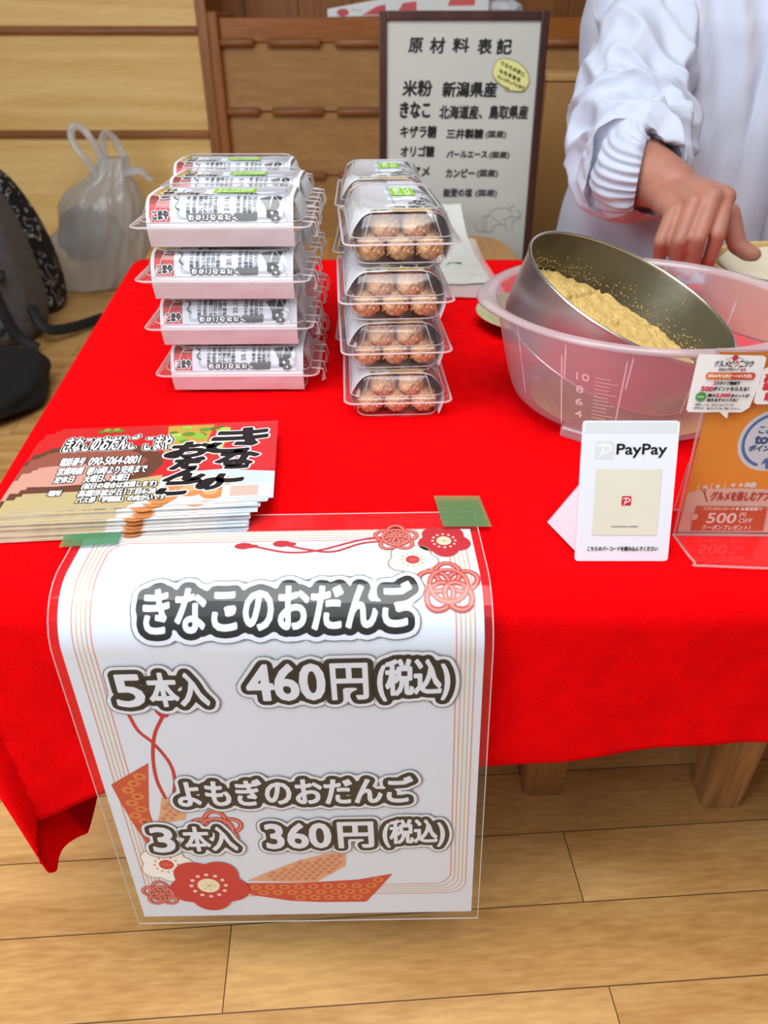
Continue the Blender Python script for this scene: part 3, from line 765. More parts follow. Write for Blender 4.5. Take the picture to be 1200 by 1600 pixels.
for k in range(4): spots.append(((-.004 + .002 * (k % 2), .872 + .002 * (k % 3), ZT + k * PITCH_), PI / 2 + .03 * (k % 2), lv[k] + ' clear dango pack in the rear stack of the right group', 'clear packs showing their open end'))
packs = []
for i, (loc, rz, lb, g) in enumerate(spots):
    r = pk if i == 0 else dup(pk, loc, rz, lb, g)
    r.location = loc; r.rotation_euler = (0, 0, rz); r['label'] = lb; r['group'] = g; packs.append(r)
for r in packs[12:]:                                      # on the right group the sticker sits across the far end of the lid
    for c in r.children:
        if c.name.startswith('sticker'): c.location = (.012, -.004, 0)

# the dango themselves: crumbly soybean-flour balls on sticks, in the two front stacks
M_DANGO = mat('kinako_dango', (236, 190, 140), .95, spec=.1, nvar=.16, nscale=260, bump=.9, bscale=600)
M_STICK = wood_mat('skewer_stick', (190, 150, 92), (220, 186, 128), 'X', 60, .6, 2, .05)
sk = thing('dango_skewer', 'x', 'dango skewer')
bm = bmesh.new(); blob(bm, (0, 0, 0), (.0134, .0126, .0122), 5, 0)
for v in bm.verts:
    d = v.co.normalized(); v.co += d * (-.0022 + .0012 * noise.noise(d * 2.3) + .0034 * abs(noise.noise(d * 4.2)) + .0030 * abs(noise.noise(d * 9 + Vector((3, 1, 2)))) + .0009 * noise.noise(d * 26))
me = bpy.data.meshes.new('dango_ball'); bm.to_mesh(me); bm.free(); me.materials.append(M_DANGO); me.shade_smooth()
for k in range(4):
    o = link('dango_ball', me, sk); o.location = (-.0505 + .0262 * k, 0, 0); o.rotation_euler = (k * 1.3, k * 2.1, k * .7)
bm = bmesh.new(); tube(bm, [(-.055, 0, 0), (.064, 0, 0), (.068, 0, 0)], [.0013, .0013, .0004], 8); obj('stick', bm, M_STICK, sk)
pos = [(-.0255, .0142, 'lower left'), (0, .0142, 'lower middle'), (.0255, .0142, 'lower right'), (-.0130, .0308, 'upper left'), (.0130, .0308, 'upper right')]
first = True
for base, nm in ((12, 'front stack of the right group'), (0, 'front stack of the left group')):
    for k in range(4):
        P = packs[base + k]; M = Matrix.Translation(P.location) @ Matrix.Rotation(P.rotation_euler[2], 4, 'Z')
        for y, z, w in pos:
            # seen from the sticks' far end the sides swap for the left group
            wl = w if base == 12 else {'lower left': 'lower front', 'lower middle': 'lower middle', 'lower right': 'lower back', 'upper left': 'upper front', 'upper right': 'upper back'}[w]
            loc = M @ Vector((.001 * (k - 1.5), y * (1 if base == 0 else 1), z)); lb = wl + ' dango skewer inside the ' + lv[k].replace(' from the bottom', ' lowest') + ' pack, ' + nm
            s_ = sk if first else dup(sk, loc, 0, lb); first = False
            s_.location = loc; s_.rotation_euler = (0, 0, P.rotation_euler[2]); s_['label'] = lb; s_['group'] = 'dango skewers in the clear packs'

# ------------------------------------------------------------------ fanned stack of shop cards
CW, CH, CT = .188, .131, .00042
an = math.radians(5.3); cu_ = Vector((math.cos(an), math.sin(an), 0)); cv_ = Vector((-math.sin(an), math.cos(an), 0))
NCARD = 38
ztop = ZT + .0010 + NCARD * CT
BRc = Vector((-.0830, .4685, 0)); Oc = BRc - cu_ * CW
CP = Pl((Oc.x, Oc.y, ztop), cu_, cv_)
def card_base(a):
    a.grid(0, 0, CW, CH, 3, 3, mat('card_red', (206, 40, 42), .35, spec=.4, nvar=.06, nscale=14))
    a.poly([(0, 0), (CW, 0), (CW, .040), (.145, .047), (.115, .045), (.085, .030), (.05, .020), (0, .022)], (196, 206, 218))
    # a wooden bowl of flour at the left, leaves and dango at the right
    a.poly([(0, .094), (.02, .101), (.05, .101), (.075, .093), (.094, .078), (.098, .06), (.09, .04), (.06, .024), (.02, .020), (0, .022)], (104, 62, 46))
    a.poly([(0, .085), (.02, .092), (.05, .092), (.073, .082), (.084, .068), (.08, .05), (.05, .036), (.02, .034), (0, .036)], (150, 84, 68))
    a.poly([(0, .062), (.03, .066), (.062, .058), (.078, .045), (.05, .033), (.02, .031), (0, .032)], (206, 150, 132))
    a.poly([(0, .022), (.04, .022), (.075, .036), (.10, .042), (.10, .0), (0, 0)], (190, 168, 120))
    a.poly([(.085, 0), (.165, 0), (.165, .012), (.14, .026), (.115, .030), (.095, .022)], (214, 210, 206))
    for x, y, r in ((.105, .010, .012), (.125, .018, .011), (.112, .028, .009), (.142, .012, .010), (.150, .028, .007)): a.disc((x, y), r, (206, 132, 76), 16); a.disc((x - .002, y + .002), r * .6, (226, 166, 108), 12)
    a.poly([(.097, .086), (.128, .086), (.132, .128), (.092, .128)], (194, 150, 60))
    a.disc((.118, .076), .014, (120, 44, 30), 20, .010)
    rnd = random.Random(3)
    for k in range(34):
        x, y = .098 + .046 * rnd.random(), .068 + .056 * rnd.random(); r = .003 + .0035 * rnd.random()
        a.disc((x, y), r, [(92, 142, 44), (138, 180, 60), (70, 112, 38), (176, 196, 84)][k % 4], 9, r * .7)
    for k in range(5): a.disc((.036 + .004 * k, .122 + .003 * (k % 2)), .0032, [(96, 130, 48), (150, 160, 60)][k % 2], 8)
def card_words(a):
    W, K = (250, 248, 246), (24, 20, 20)
    vb = CP.uv(186, 793)[1]; ry = lambda v: .0035 + (v - vb) * (.075 - .0035) / (.075 - vb) if v < .075 else v
    t = lambda s_, px, b=.0006, o=.0021, **k: a.text(s_, (lambda q: (q[0], ry(q[1]) + .0008, q[2], ry(q[3]) - .0008))(CP.bx(*px)), W, b, [(o, K)], **k)
    L0 = a.lay
    for s_, px in (('きなこのおだんご', (104, 682, 214, 704)), ('こまや', (228, 681, 268, 703))): a.lay = L0; a.text(s_, CP.bx(*px), W, .0009, [(.0044, W), (.0034, K)])
    t('電話番号', (95, 715, 132, 730)); t('090-5064-0801', (140, 713, 218, 728))
    t('営業時間', (90, 732, 128, 746)); t('朝10時より完売まで', (137, 729, 228, 744))
    t('定休日', (84, 747, 113, 760)); t('火曜日、水曜日', (131, 744, 199, 758))
    t('(祝日の場合は営業します)', (127, 757, 242, 770))
    t('場所', (72, 772, 92, 783)); t('高槻市松が丘1丁目6-28', (121, 769, 240, 782))
    t('バス停「学園前」の向かいです', (117, 781, 255, 793))
    for s_, px in (('き', (328, 670, 416, 706)), ('な', (340, 704, 402, 727)), ('こ', (342, 728, 384, 752)), ('の', (310, 748, 345, 764)), ('お', (262, 692, 332, 714)), ('だ', (270, 716, 316, 732)), ('ん', (260, 733, 318, 750)), ('ご', (250, 750, 310, 772))):
        a.lay = L0 + 6; a.text(s_, CP.bx(*px), K, .0040, [(.0066, W)], shear=.25)
    b = CP.bx(347, 756, 424, 778); a.rrect(b[0], .002, b[2], b[3], .002, (236, 232, 230)); a.rect(b[0] + .006, .004, b[2] - .010, b[3] - .002, (206, 176, 160))
sides = [(Vector((0, 0)), Vector((CW, 0))), (Vector((CW, 0)), Vector((CW, CH))), (Vector((CW, CH)), Vector((0, CH))), (Vector((0, CH)), Vector((0, 0)))]
M_CE = mat('card_edge', (214, 204, 198), .6, nvar=.25, nscale=60)
def card_mesh(words):
    a = Art(); a.EPS = 1.2e-6 if not words else 4e-6; card_base(a)
    if words: card_words(a)
    me = a.build('shop_card', lambda u, v, h: Vector((u, v, CT * .86 + h)), None, None, True)
    bm = bmesh.new(); bm.from_mesh(me); me.materials.append(M_CE); k = len(me.materials) - 1
    box(bm, (0, 0, 0), (CW, CH, CT * .8), 0, None, k)
    cols = [(92, 56, 46), (200, 188, 160), (190, 206, 224), (206, 140, 90), (226, 226, 230), (190, 60, 60)]
    bm.to_mesh(me); bm.free(); return me
mA, mB = card_mesh(True), card_mesh(False)
for i in range(NCARD):
    k = NCARD - 1 - i                                          # 0 = bottom card
    f = i / (NCARD - 1)
    offu = -.004 * f + random.uniform(-.0012, .0012) - (.004 if i > 0 else 0) - (.006 if i > 2 else 0) - (.006 if i > 9 else 0); offv = -.010 * f - (.002 if i > 0 else 0) - (.0035 if i > 2 else 0) - (.004 if i > 8 else 0) + random.uniform(-.001, .001)
    if i == 0: offu = offv = 0
    o = link('shop_card', mA if i < 4 else mB); o.location = Vector((Oc.x, Oc.y, ZT + .0010 + k * CT)) + cu_ * offu + cv_ * offv
    o.rotation_euler = (0, 0, an + (random.uniform(-.012, .012) if i else 0))
    tag(o, 'topmost red shop card with white lettering, lying on the card stack' if i == 0 else 'red shop card in the fanned stack, beneath its top card', 'card', 'shop cards in the fanned stack')

# ------------------------------------------------------------------ translucent bowl, steel sieve, soybean flour
BC = Vector((.236, .672, ZT)); BH, BR = .108, .1375
bw = thing('mixing_bowl', 'large translucent plastic bowl on the red cloth holding the steel sieve', 'bowl', BC)
M_BOWL = clear_mat('frosted_plastic', (.95, .94, .96), .36, .7, .22, (240, 230, 238))
M_RIM = clear_mat('frosted_rim', (.94, .94, .95), .50, .9, .2, (236, 232, 234))
bm = bmesh.new()
prof = [(.02, .007), (.090, .007), (.100, .009), (.108, .016), (.1125, .026), (.1235, .066), (.1315, .100), (.1325, .1035)]
lathe(bm, prof, 96, True); obj('body', bm, M_BOWL, bw, True)
bm = bmesh.new()
lip = lambda a_: .007 * max(0, math.cos(a_ * 2)) ** 6 * 1.0
lipi = lambda a_: .002 * max(0, math.cos(a_ * 2)) ** 6
R = [circ(.1322, .1030, 128), circ(.1335, .1062, 128, lipi), circ(.1375, .1080, 128, lip), circ(.1425, .1075, 128, lip), circ(.1440, .1052, 128, lip), circ(.1432, .1030, 128, lip), circ(.1385, .1040, 128, lip), circ(.1340, .1035, 128)]
loft(bm, R, True); obj('rim', bm, M_RIM, bw, True)
bm = bmesh.new()
bm.free()
for k in range(4):
    t = k * PI / 2 + .9; M = Matrix.Rotation(t, 4, 'Z'); bm = bmesh.new()
    vs = box(bm, (.080, -.016, .0), (.104, .016, .012), .003, M)
    obj('foot', bm, M_RIM, bw)
def bowl_fn(u, v, h):
    r = .1125 + (v - .026) / (.100 - .026) * (.1315 - .1125) + .0006 + h
    return Vector((r * math.cos(u), r * math.sin(u), v))
a = Art(); ml = mat('moulded_mark', (244, 236, 240), .4, trans=.35)
for u, v0, v1 in ((-2.75, .035, .095), (-2.35, .022, .082), (-2.32, .07, .092), (-1.93, .018, .088), (-1.90, .07, .092), (-1.50, .05, .088), (-1.08, .045, .092), (-.7, .04, .09), (-3.1, .04, .09), (.9, .05, .085), (.45, .055, .08)): a.stroke([(u, v0), (u + .010, v1)], .006 if 0 else .0012 / .12, ml)
for k, t in enumerate(('4', '6', '8', '10')):
    v = .030 + k * .0125; w = .055 if t != '10' else .09
    a.text(t, (-2.23, v, -2.23 + w, v + .0065), ml, .0006)
for k in range(14): a.stroke([(-2.10, .026 + k * .0036), (-2.10 + (.10 if k % 3 else .15), .026 + k * .0036)], .0006, ml)
a.build('scale_marking', bowl_fn, bw, .04)
M_KINAKO = mat('kinako_flour', (228, 192, 120), .95, spec=.05, nvar=.12, nscale=140, bump=1.0, bscale=520)
bm = bmesh.new(); rings = []
for k in range(14):
    r = .090 * k / 13 + 1e-4
    rings.append([Vector((r * math.cos(t), r * math.sin(t), .0085 + .006 * (1 - (r / .090) ** 2) + .002 * noise.noise(Vector((r * math.cos(t) * 60, r * math.sin(t) * 60, 5))))) for t in [2 * PI * q / 60 for q in range(60)]])
loft(bm, rings, True, True); fl_ = obj('sifted_flour', bm, M_KINAKO, None, True); fl_.location = BC
tag(fl_, 'thin bed of sifted soybean flour at the bottom of the translucent bowl', 'flour', kind='stuff')
nz = Vector((.341, -.186, .922)).normalized(); xs = Vector((1, 0, 0)); xs = (xs - nz * xs.dot(nz)).normalized(); ys = nz.cross(xs)
SM = Matrix(((xs.x, ys.x, nz.x, .226), (xs.y, ys.y, nz.y, .6665), (xs.z, ys.z, nz.z, .512), (0, 0, 0, 1)))
sv = thing('drum_sieve', 'round steel drum sieve tilted inside the translucent bowl', 'sieve'); sv.matrix_world = SM
M_STEEL = mat('steel_drum', (186, 186, 184), .34, 1.0, nvar=.10, nscale=18, bump=.06, bscale=60)
M_STEEL2 = mat('steel_dusty', (118, 114, 94), .42, .75, nvar=.22, nscale=16, bump=.1, bscale=120)
bm = bmesh.new(); lathe(bm, [(.0985, -.0570), (.0995, -.0560), (.1035, -.004), (.1040, 0)], 96); obj('drum', bm, M_STEEL, sv, True)
bm = bmesh.new(); lathe(bm, [(.0975, -.0560), (.0980, -.0550), (.1022, -.004), (.1028, 0)], 96); obj('inner_wall', bm, M_STEEL2, sv, True)
bm = bmesh.new(); tube(bm, circ(.1038, .0, 96), .0015, 10, True); tube(bm, circ(.0985, -.0565, 96), .0014, 8, True); obj('rim', bm, mat('steel_rim', (214, 214, 208), .25, 1.0, nvar=.05, nscale=40), sv, True)
bm = bmesh.new(); lathe(bm, [(.001, -.0535), (.0975, -.0535)], 64, True); obj('mesh', bm, mat('sieve_mesh', (150, 146, 128), .5, .8, nvar=.1, nscale=600), sv)
bm = bmesh.new(); box(bm, (.0, .1012, -.050), (.0012, .1020, -.004), 0, Matrix.Rotation(-.95, 4, 'Z')); obj('seam', bm, M_STEEL, sv)
rnd = random.Random(5)
bm = bmesh.new(); rings = []; NR, NA = 60, 150
for k in range(NR + 1):
    ring = []
    for q in range(NA):
        t = 2 * PI * q / NA; r = .0972 * k / NR + 1e-4; x, y = r * math.cos(t), r * math.sin(t)
        side = (-x * .70 - y * .70) / .0972
        h = .016 + .010 * side + .0035 * noise.noise(Vector((x * 34, y * 34, 1))) + .0030 * noise.noise(Vector((x * 110, y * 110, 3))) + .0018 * noise.noise(Vector((x * 330, y * 330, 8)))
        if k == NR: h += .0025 * noise.noise(Vector((math.cos(t) * 9, math.sin(t) * 9, 4)))
        cr = abs((x * .75 - y * .66) + .050); 
        if cr < .0025 and y > .0: h -= .006 * (1 - cr / .0025)
        ring.append(Vector((x, y, -.0530 + max(.002, h))))
    rings.append(ring)
loft(bm, rings, True, True)
for k in range(700):                                             # crumbs caught on the wall above the flour
    t = 2 * PI * rnd.random(); h = .018 + abs(rnd.gauss(0, .007)) + .010 * (-math.cos(t) * .7 - math.sin(t) * .7)
    if h > .05: continue
    r = .0976 + .0042 * h / .053; s_ = rnd.uniform(.0003, .0009)
    blob(bm, (r * math.cos(t), r * math.sin(t), -.053 + h), (s_, s_, s_), 1)
kf = obj('kinako_flour', bm, M_KINAKO, None, True); kf.matrix_world = SM @ Matrix.Translation((0, 0, .0006))
tag(kf, 'heap of yellow soybean flour lying in the tilted steel sieve', 'flour', kind='stuff')

# greenish plate behind the bowl
bm = bmesh.new(); lathe(bm, [(.002, .003), (.045, .003), (.060, .006), (.082, .017), (.0835, .0185), (.082, .0195), (.060, .009), (.044, .006), (.002, .006)], 72, True, True)
pt_ = obj('plate', bm, mat('green_glaze', (192, 186, 142), .3, coat=.5, nvar=.12, nscale=60), None, True); pt_.location = (.198, .905, ZT)
tag(pt_, 'pale green ceramic plate half hidden behind the translucent bowl', 'plate')

# wooden tub with flour-dusted lining at the right behind the bowl
tu = thing('wooden_tub', 'light bentwood tub behind the bowl at the far right, under the hand', 'tub', (.535, .93, ZT))
bm = bmesh.new(); lathe(bm, [(.118, .002), (.128, .066), (.1295, .068), (.123, .069), (.121, .066), (.112, .006)], 72); obj('wall', bm, wood_mat('bentwood', (206, 168, 104), (230, 200, 140), 'Z', 5, .5, 2, .3), tu, True)
bm = bmesh.new(); lathe(bm, [(.001, .004), (.116, .004)], 60, True); obj('bottom', bm, MATS['bentwood'], tu)
bm = bmesh.new(); rings = []
for k in range(24):
    r = .113 * k / 23 + 1e-4; rings.append([Vector((r * math.cos(t), r * math.sin(t), .038 + .055 * (k / 23) ** 5 * .5 + .006 * noise.noise(Vector((r * math.cos(t) * 22, r * math.sin(t) * 22, 2))))) for t in [2 * PI * q / 60 for q in range(60)]])
loft(bm, rings, True, True); ln = obj('flour_lining', bm, mat('cream_cloth', (214, 202, 176), .8, nvar=.1, nscale=12, bump=.3, bscale=40), None, True); ln.location = (.535, .93, ZT)
tag(ln, 'cream cloth lining dusted with flour inside the wooden tub', 'cloth')

# flat stack of thin carrier bags on the table behind the right packs
M_POLY = mat('poly_bag', (224, 224, 214), .3, trans=.12, bump=.5, bscale=45, nvar=.03, nscale=20)
M_POLYC = mat('poly_bag_edge', (238, 222, 220), .25, trans=.60, bump=.3, bscale=60)
ax = Vector((.0, 1.02)); 
def sheet_fn(u, v, h):
    # u across, v away from the viewer; rises against the sign at its far end
    x = .112 - .10 * v + u + .020 * (v / .4); y = 1.015 + v; z = ZT + .004 + (max(0, v - .20) ** 2) * 1.1 + .0016 * noise.noise(Vector((u * 40, v * 9, 2))) + h
    return Vector((x, y, z))
cb = thing('carrier_bag_stack', 'flat stack of thin white carrier bags lying behind the right packs', 'plastic bags', (.1, 1.1, ZT))
iv = Matrix.Translation((-.1, -1.1, -ZT))
a = Art(); a.grid(-.075, .052, .046, .40, 16, 34, M_POLY); a.poly([(-.010, .150), (.016, .160), (.020, .172), (.000, .166)], (30, 96, 70)); a.poly([(-.030, .150), (-.016, .153), (-.016, .164), (-.030, .160)], (24, 84, 60))
for k in range(7): a.curve([(-.06 + .012 * k, .05 + .04 * (k % 3)), (-.02 + .01 * k, .06 + .045 * (k % 3)), (.05, .05 + .05 * (k % 4))], .0006, (214, 212, 206))
a.build('bag_body', lambda u, v, h: iv @ sheet_fn(u, v, h + .0030), cb, None, smooth=True, eps=2e-4)
for k in range(3):
    a = Art(); a.grid(-.085, -.004 * k, .060 - .006 * k, .30, 12, 24, M_POLYC); a.build('bag_edge', lambda u, v, h: iv @ sheet_fn(u, v, -.0010 + .001 * k), cb, smooth=True)

# ------------------------------------------------------------------ barcode stand
def at_t(u, v, t): return EYE + ray(u, v) * t
Tp = .5145
bl = atz(898, 876.5, ZT + .001); dz = 0
PP = Pl(bl, (1, 0, 0), (0, math.sin(math.radians(20)), math.cos(math.radians(20)))); U, V = PP.U, PP.V
hgt = PP.uv(990, 657.5)[1]; wid = PP.uv(1043, 878)[0]
pyo = thing('payment_stand', 'white plastic easel with a payment logo standing before the bowl', 'stand', (0, 0, 0))
base_shift = Vector((0, 0, dz))
W_PL = mat('white_plastic', (228, 230, 236), .35, nvar=.02, nscale=20)
bm = bmesh.new(); Mx = Matrix(((U.x, V.x, PP.N.x, bl.x), (U.y, V.y, PP.N.y, bl.y), (U.z, V.z, PP.N.z, bl.z), (0, 0, 0, 1)))
loft(bm, [[Mx @ p for p in rrect(wid / 2, hgt / 2, .0022, z, 5, wid / 2, hgt / 2)] for z in (-.0016, -.0002, 0)], True, True, True); 
fp = obj('front_plate', bm, W_PL, pyo)
a = Art()
a.rect(.0015, hgt - .008, wid - .0015, hgt - .001, (214, 217, 218))
def logo(px, m, wm):
    b = PP.bx(*px); w_, h_ = b[2] - b[0], b[3] - b[1]; q = lambda x, y: (b[0] + w_ * x, b[1] + h_ * y)
    a.rrect(b[0], b[1], b[2], b[3], w_ * .12, m)
    a.curve([q(.16, .72), q(.5, .80), q(.80, .70), q(.82, .52), q(.55, .36), q(.34, .34)], w_ * .09, wm); a.curve([q(.52, .78), q(.42, .5), q(.28, .12)], w_ * .09, wm)
logo((930, 689, 959, 717), (214, 217, 214), (234, 237, 240))
a.text('PayPay', PP.bx(963.5, 693.5, 1041.5, 715), (16, 14, 14), .0004)
b = PP.bx(928, 733, 1030, 836); a.rect(b[0], b[1], b[2], b[3], mat('beige_sticker', (220, 216, 196), .5, nvar=.03, nscale=30)); 
a.text('do-0tI2MTpAJ1vsAZ6Ew', PP.bx(955, 821.5, 997, 824.5), (70, 66, 60), .0001)
logo((971, 775, 986, 790), (196, 40, 50), (240, 236, 236))
a.text('こちらのバーコードを読み込んでください', PP.bx(917.5, 853.5, 1027, 860.5), (40, 38, 38), .0002)
a.build('printed_face', lambda u, v, h: PP.pt(u, v, h + .0001), pyo)
bm = bmesh.new(); foot = atz(881, 828, ZT + .001); 
ft = PP.pt(.006, hgt * .62, -.0018); fb = PP.pt(.003, .004, -.0018)
back = Vector((bl.x - .010, bl.y + .048, ZT + .0010))
w2 = U * (wid - .012)
loft(bm, [[ft, ft + w2], [back, back + w2 + U * .0], [back + Vector((0, .0015, -.0005)), back + w2 + Vector((0, .0015, -.0005))], [ft + Vector((0, .0015, 0)), ft + w2 + Vector((0, .0015, 0))]], False)
bm.faces.new([bm.verts.new(p) for p in (ft, back, fb)])
obj('rear_leg', bm, W_PL, pyo)
bm = bmesh.new(); loft(bm, [[fb, fb + w2], [back + Vector((0, 0, .001)), back + w2 + Vector((0, 0, .001))]], False); obj('base_flap', bm, W_PL, pyo)
pyo.location = base_shift

# ------------------------------------------------------------------ acrylic stand with the orange card
SO = Vector((.2145, .4435, ZT + .0015)); SWd, SHt = .105, .1375
ln_ = .06; SP = Pl(SO, (1, -.01, 0), (.004, ln_, 1))
ac = thing('acrylic_stand', 'clear acrylic stand holding an orange card at the right edge', 'stand', SO)
si = Matrix.Translation(-SO)
ACR = clear_mat('acrylic', (.97, .96, .96), .03, 1.2, .04); ACE = clear_mat('acrylic_edge', (.95, .90, .90), .5, 1.2, .1, (236, 222, 222))
bm = bmesh.new()
for d in (.0012, -.0022):
    q = [SP.pt(-.002, -.001, d), SP.pt(SWd, -.001, d), SP.pt(SWd, SHt, d), SP.pt(-.002, SHt, d)]; bm.faces.new([bm.verts.new(si @ p) for p in q])
tube(bm, [si @ SP.pt(-.002, 0, 0), si @ SP.pt(-.002, SHt, 0)], .0009, 6, mi=1); tube(bm, [si @ SP.pt(-.002, SHt, 0), si @ SP.pt(SWd, SHt, 0)], .0008, 6, mi=1)
obj('card_pocket', bm, [ACR, ACE], ac)
bm = bmesh.new(); foot = [SP.pt(-.003, -.0008, .001), Vector((.2145, .409, ZT + .0018)), Vector((.222, .4035, ZT + .0018)), Vector((.318, .4025, ZT + .0018)), SP.pt(SWd, -.0008, .001)]
bm.faces.new([bm.verts.new(si @ p) for p in foot]); tube(bm, [si @ p for p in spline(foot, 6)], .0009, 6, mi=1); tube(bm, [si @ foot[0], si @ foot[-1]], .0010, 6, mi=1)
obj('foot_plate', bm, [ACR, ACE], ac)
bm = bmesh.new(); leg_ = [SP.pt(-.002, .055, -.0025), Vector((.2225, .4745, ZT + .0018)), Vector((.216, .466, ZT + .0018))]
lb2 = [SP.pt(SWd, .055, -.0025), Vector((.3225, .4735, ZT + .0018))]
bm.faces.new([bm.verts.new(si @ p) for p in (leg_[0], leg_[1], lb2[1], lb2[0])]); tube(bm, [si @ leg_[0], si @ leg_[1]], .0007, 6, mi=1); tube(bm, [si @ leg_[1], si @ lb2[1]], .0007, 6, mi=1)
obj('rear_leg', bm, [ACR, ACE], ac)
a = Art(); ORG = mat('orange_card', (240, 146, 40), .45, nvar=.03, nscale=20)
a.rect(.0005, .0008, SWd - .001, SHt - .002, ORG)
u_ = SP.uv
cc = u_(1207, 690); rr = cc[0] - u_(1153.5, 692)[0]
a.disc(cc, rr, (216, 220, 226), 48)
a.stroke([(cc[0] + rr * .84 * math.cos(t), cc[1] + rr * .84 * math.sin(t)) for t in [-1.9 - 4.4 * k / 50 for k in range(51)]], .0022, (66, 110, 172))
BLU = (48, 84, 140)
a.text('ここ', SP.bx(1187, 668, 1206, 678.5), BLU, .0005); a.text('to', SP.bx(1180.5, 683, 1200, 694.5), (30, 74, 130), .0010); a.text('ポイン', SP.bx(1171, 697, 1203, 706), BLU, .0006)
a.poly([u_(1189, 728), u_(1194, 719), u_(1204, 715), u_(1204, 734), u_(1196, 734), u_(1196, 724)], (66, 110, 172))
# pale hill with small white figures, red fork and words, orange ticket
a.poly([(.0005, .0008)] + [u_(*p) for p in ((1058.5, 836),)] + [u_(*p) for p in ((1075, 771), (1090, 767.5), (1110, 765), (1140, 764), (1175, 764.5), (1230, 768), (1280, 772))] + [(SWd - .001, .0008)], (232, 190, 172))
for px in ((1091, 763), (1102, 763), (1112, 761), (1122, 761), (1133, 760), (1146, 759), (1158, 759), (1168, 758), (1177, 759)):
    c = u_(*px); k = int(px[0]) % 3
    if k == 0: a.disc(c, .0016, (238, 214, 200), 12)
    elif k == 1: a.poly([(c[0] - .002, c[1] - .002), (c[0] + .002, c[1] - .002), (c[0] + .002, c[1] + .0006), (c[0], c[1] + .0022), (c[0] - .002, c[1] + .0006)], (238, 214, 200))
    else: a.stroke([(c[0], c[1] - .002), (c[0], c[1] + .002)], .0008, (238, 214, 200))
a.disc(u_(1177, 758), .0026, (238, 216, 204), 14, .0021)
RD = (190, 36, 42)
f0, f1 = u_(1105, 784), u_(1100, 768); a.stroke([f0, f1], .0009, RD)
for d in (-.0012, 0, .0012): a.stroke([(f1[0] + d, f1[1]), (f1[0] + d - .0004, f1[1] + .0024)], .0005, RD)
a.text('グルメを楽しむアプ', SP.bx(1111, 769, 1203, 783), RD, .0005)
tk = [u_(*p) for p in ((1088, 791), (1199, 792.5), (1192, 830), (1079, 829))]; a.poly(tk, (204, 92, 50)); a.disc(u_(1085, 808), .0026, (232, 190, 172), 16)
TW = (242, 226, 214)
a.text('アプリダウンロード', SP.bx(1099, 793, 1147, 798), TW, .0002); a.disc(u_(1152, 795.5), .0012, TW, 12); a.text('会員登録で', SP.bx(1157, 793, 1191, 798.5), TW, .0002)
a.text('500', SP.bx(1105, 802, 1150, 817.5), TW, .0005); a.text('円', SP.bx(1156, 801.5, 1165, 809), TW, .0002); a.text('OFF', SP.bx(1154, 810.5, 1175, 817.5), TW, .0002)
a.text('クーポンプレゼント！', SP.bx(1097, 820.5, 1172, 828), TW, .0003)
cm = a.build('orange_card', lambda u, v, h: SP.pt(u, v, h - .0012), None); tag(cm, 'orange printed card standing in the clear acrylic stand', 'card')
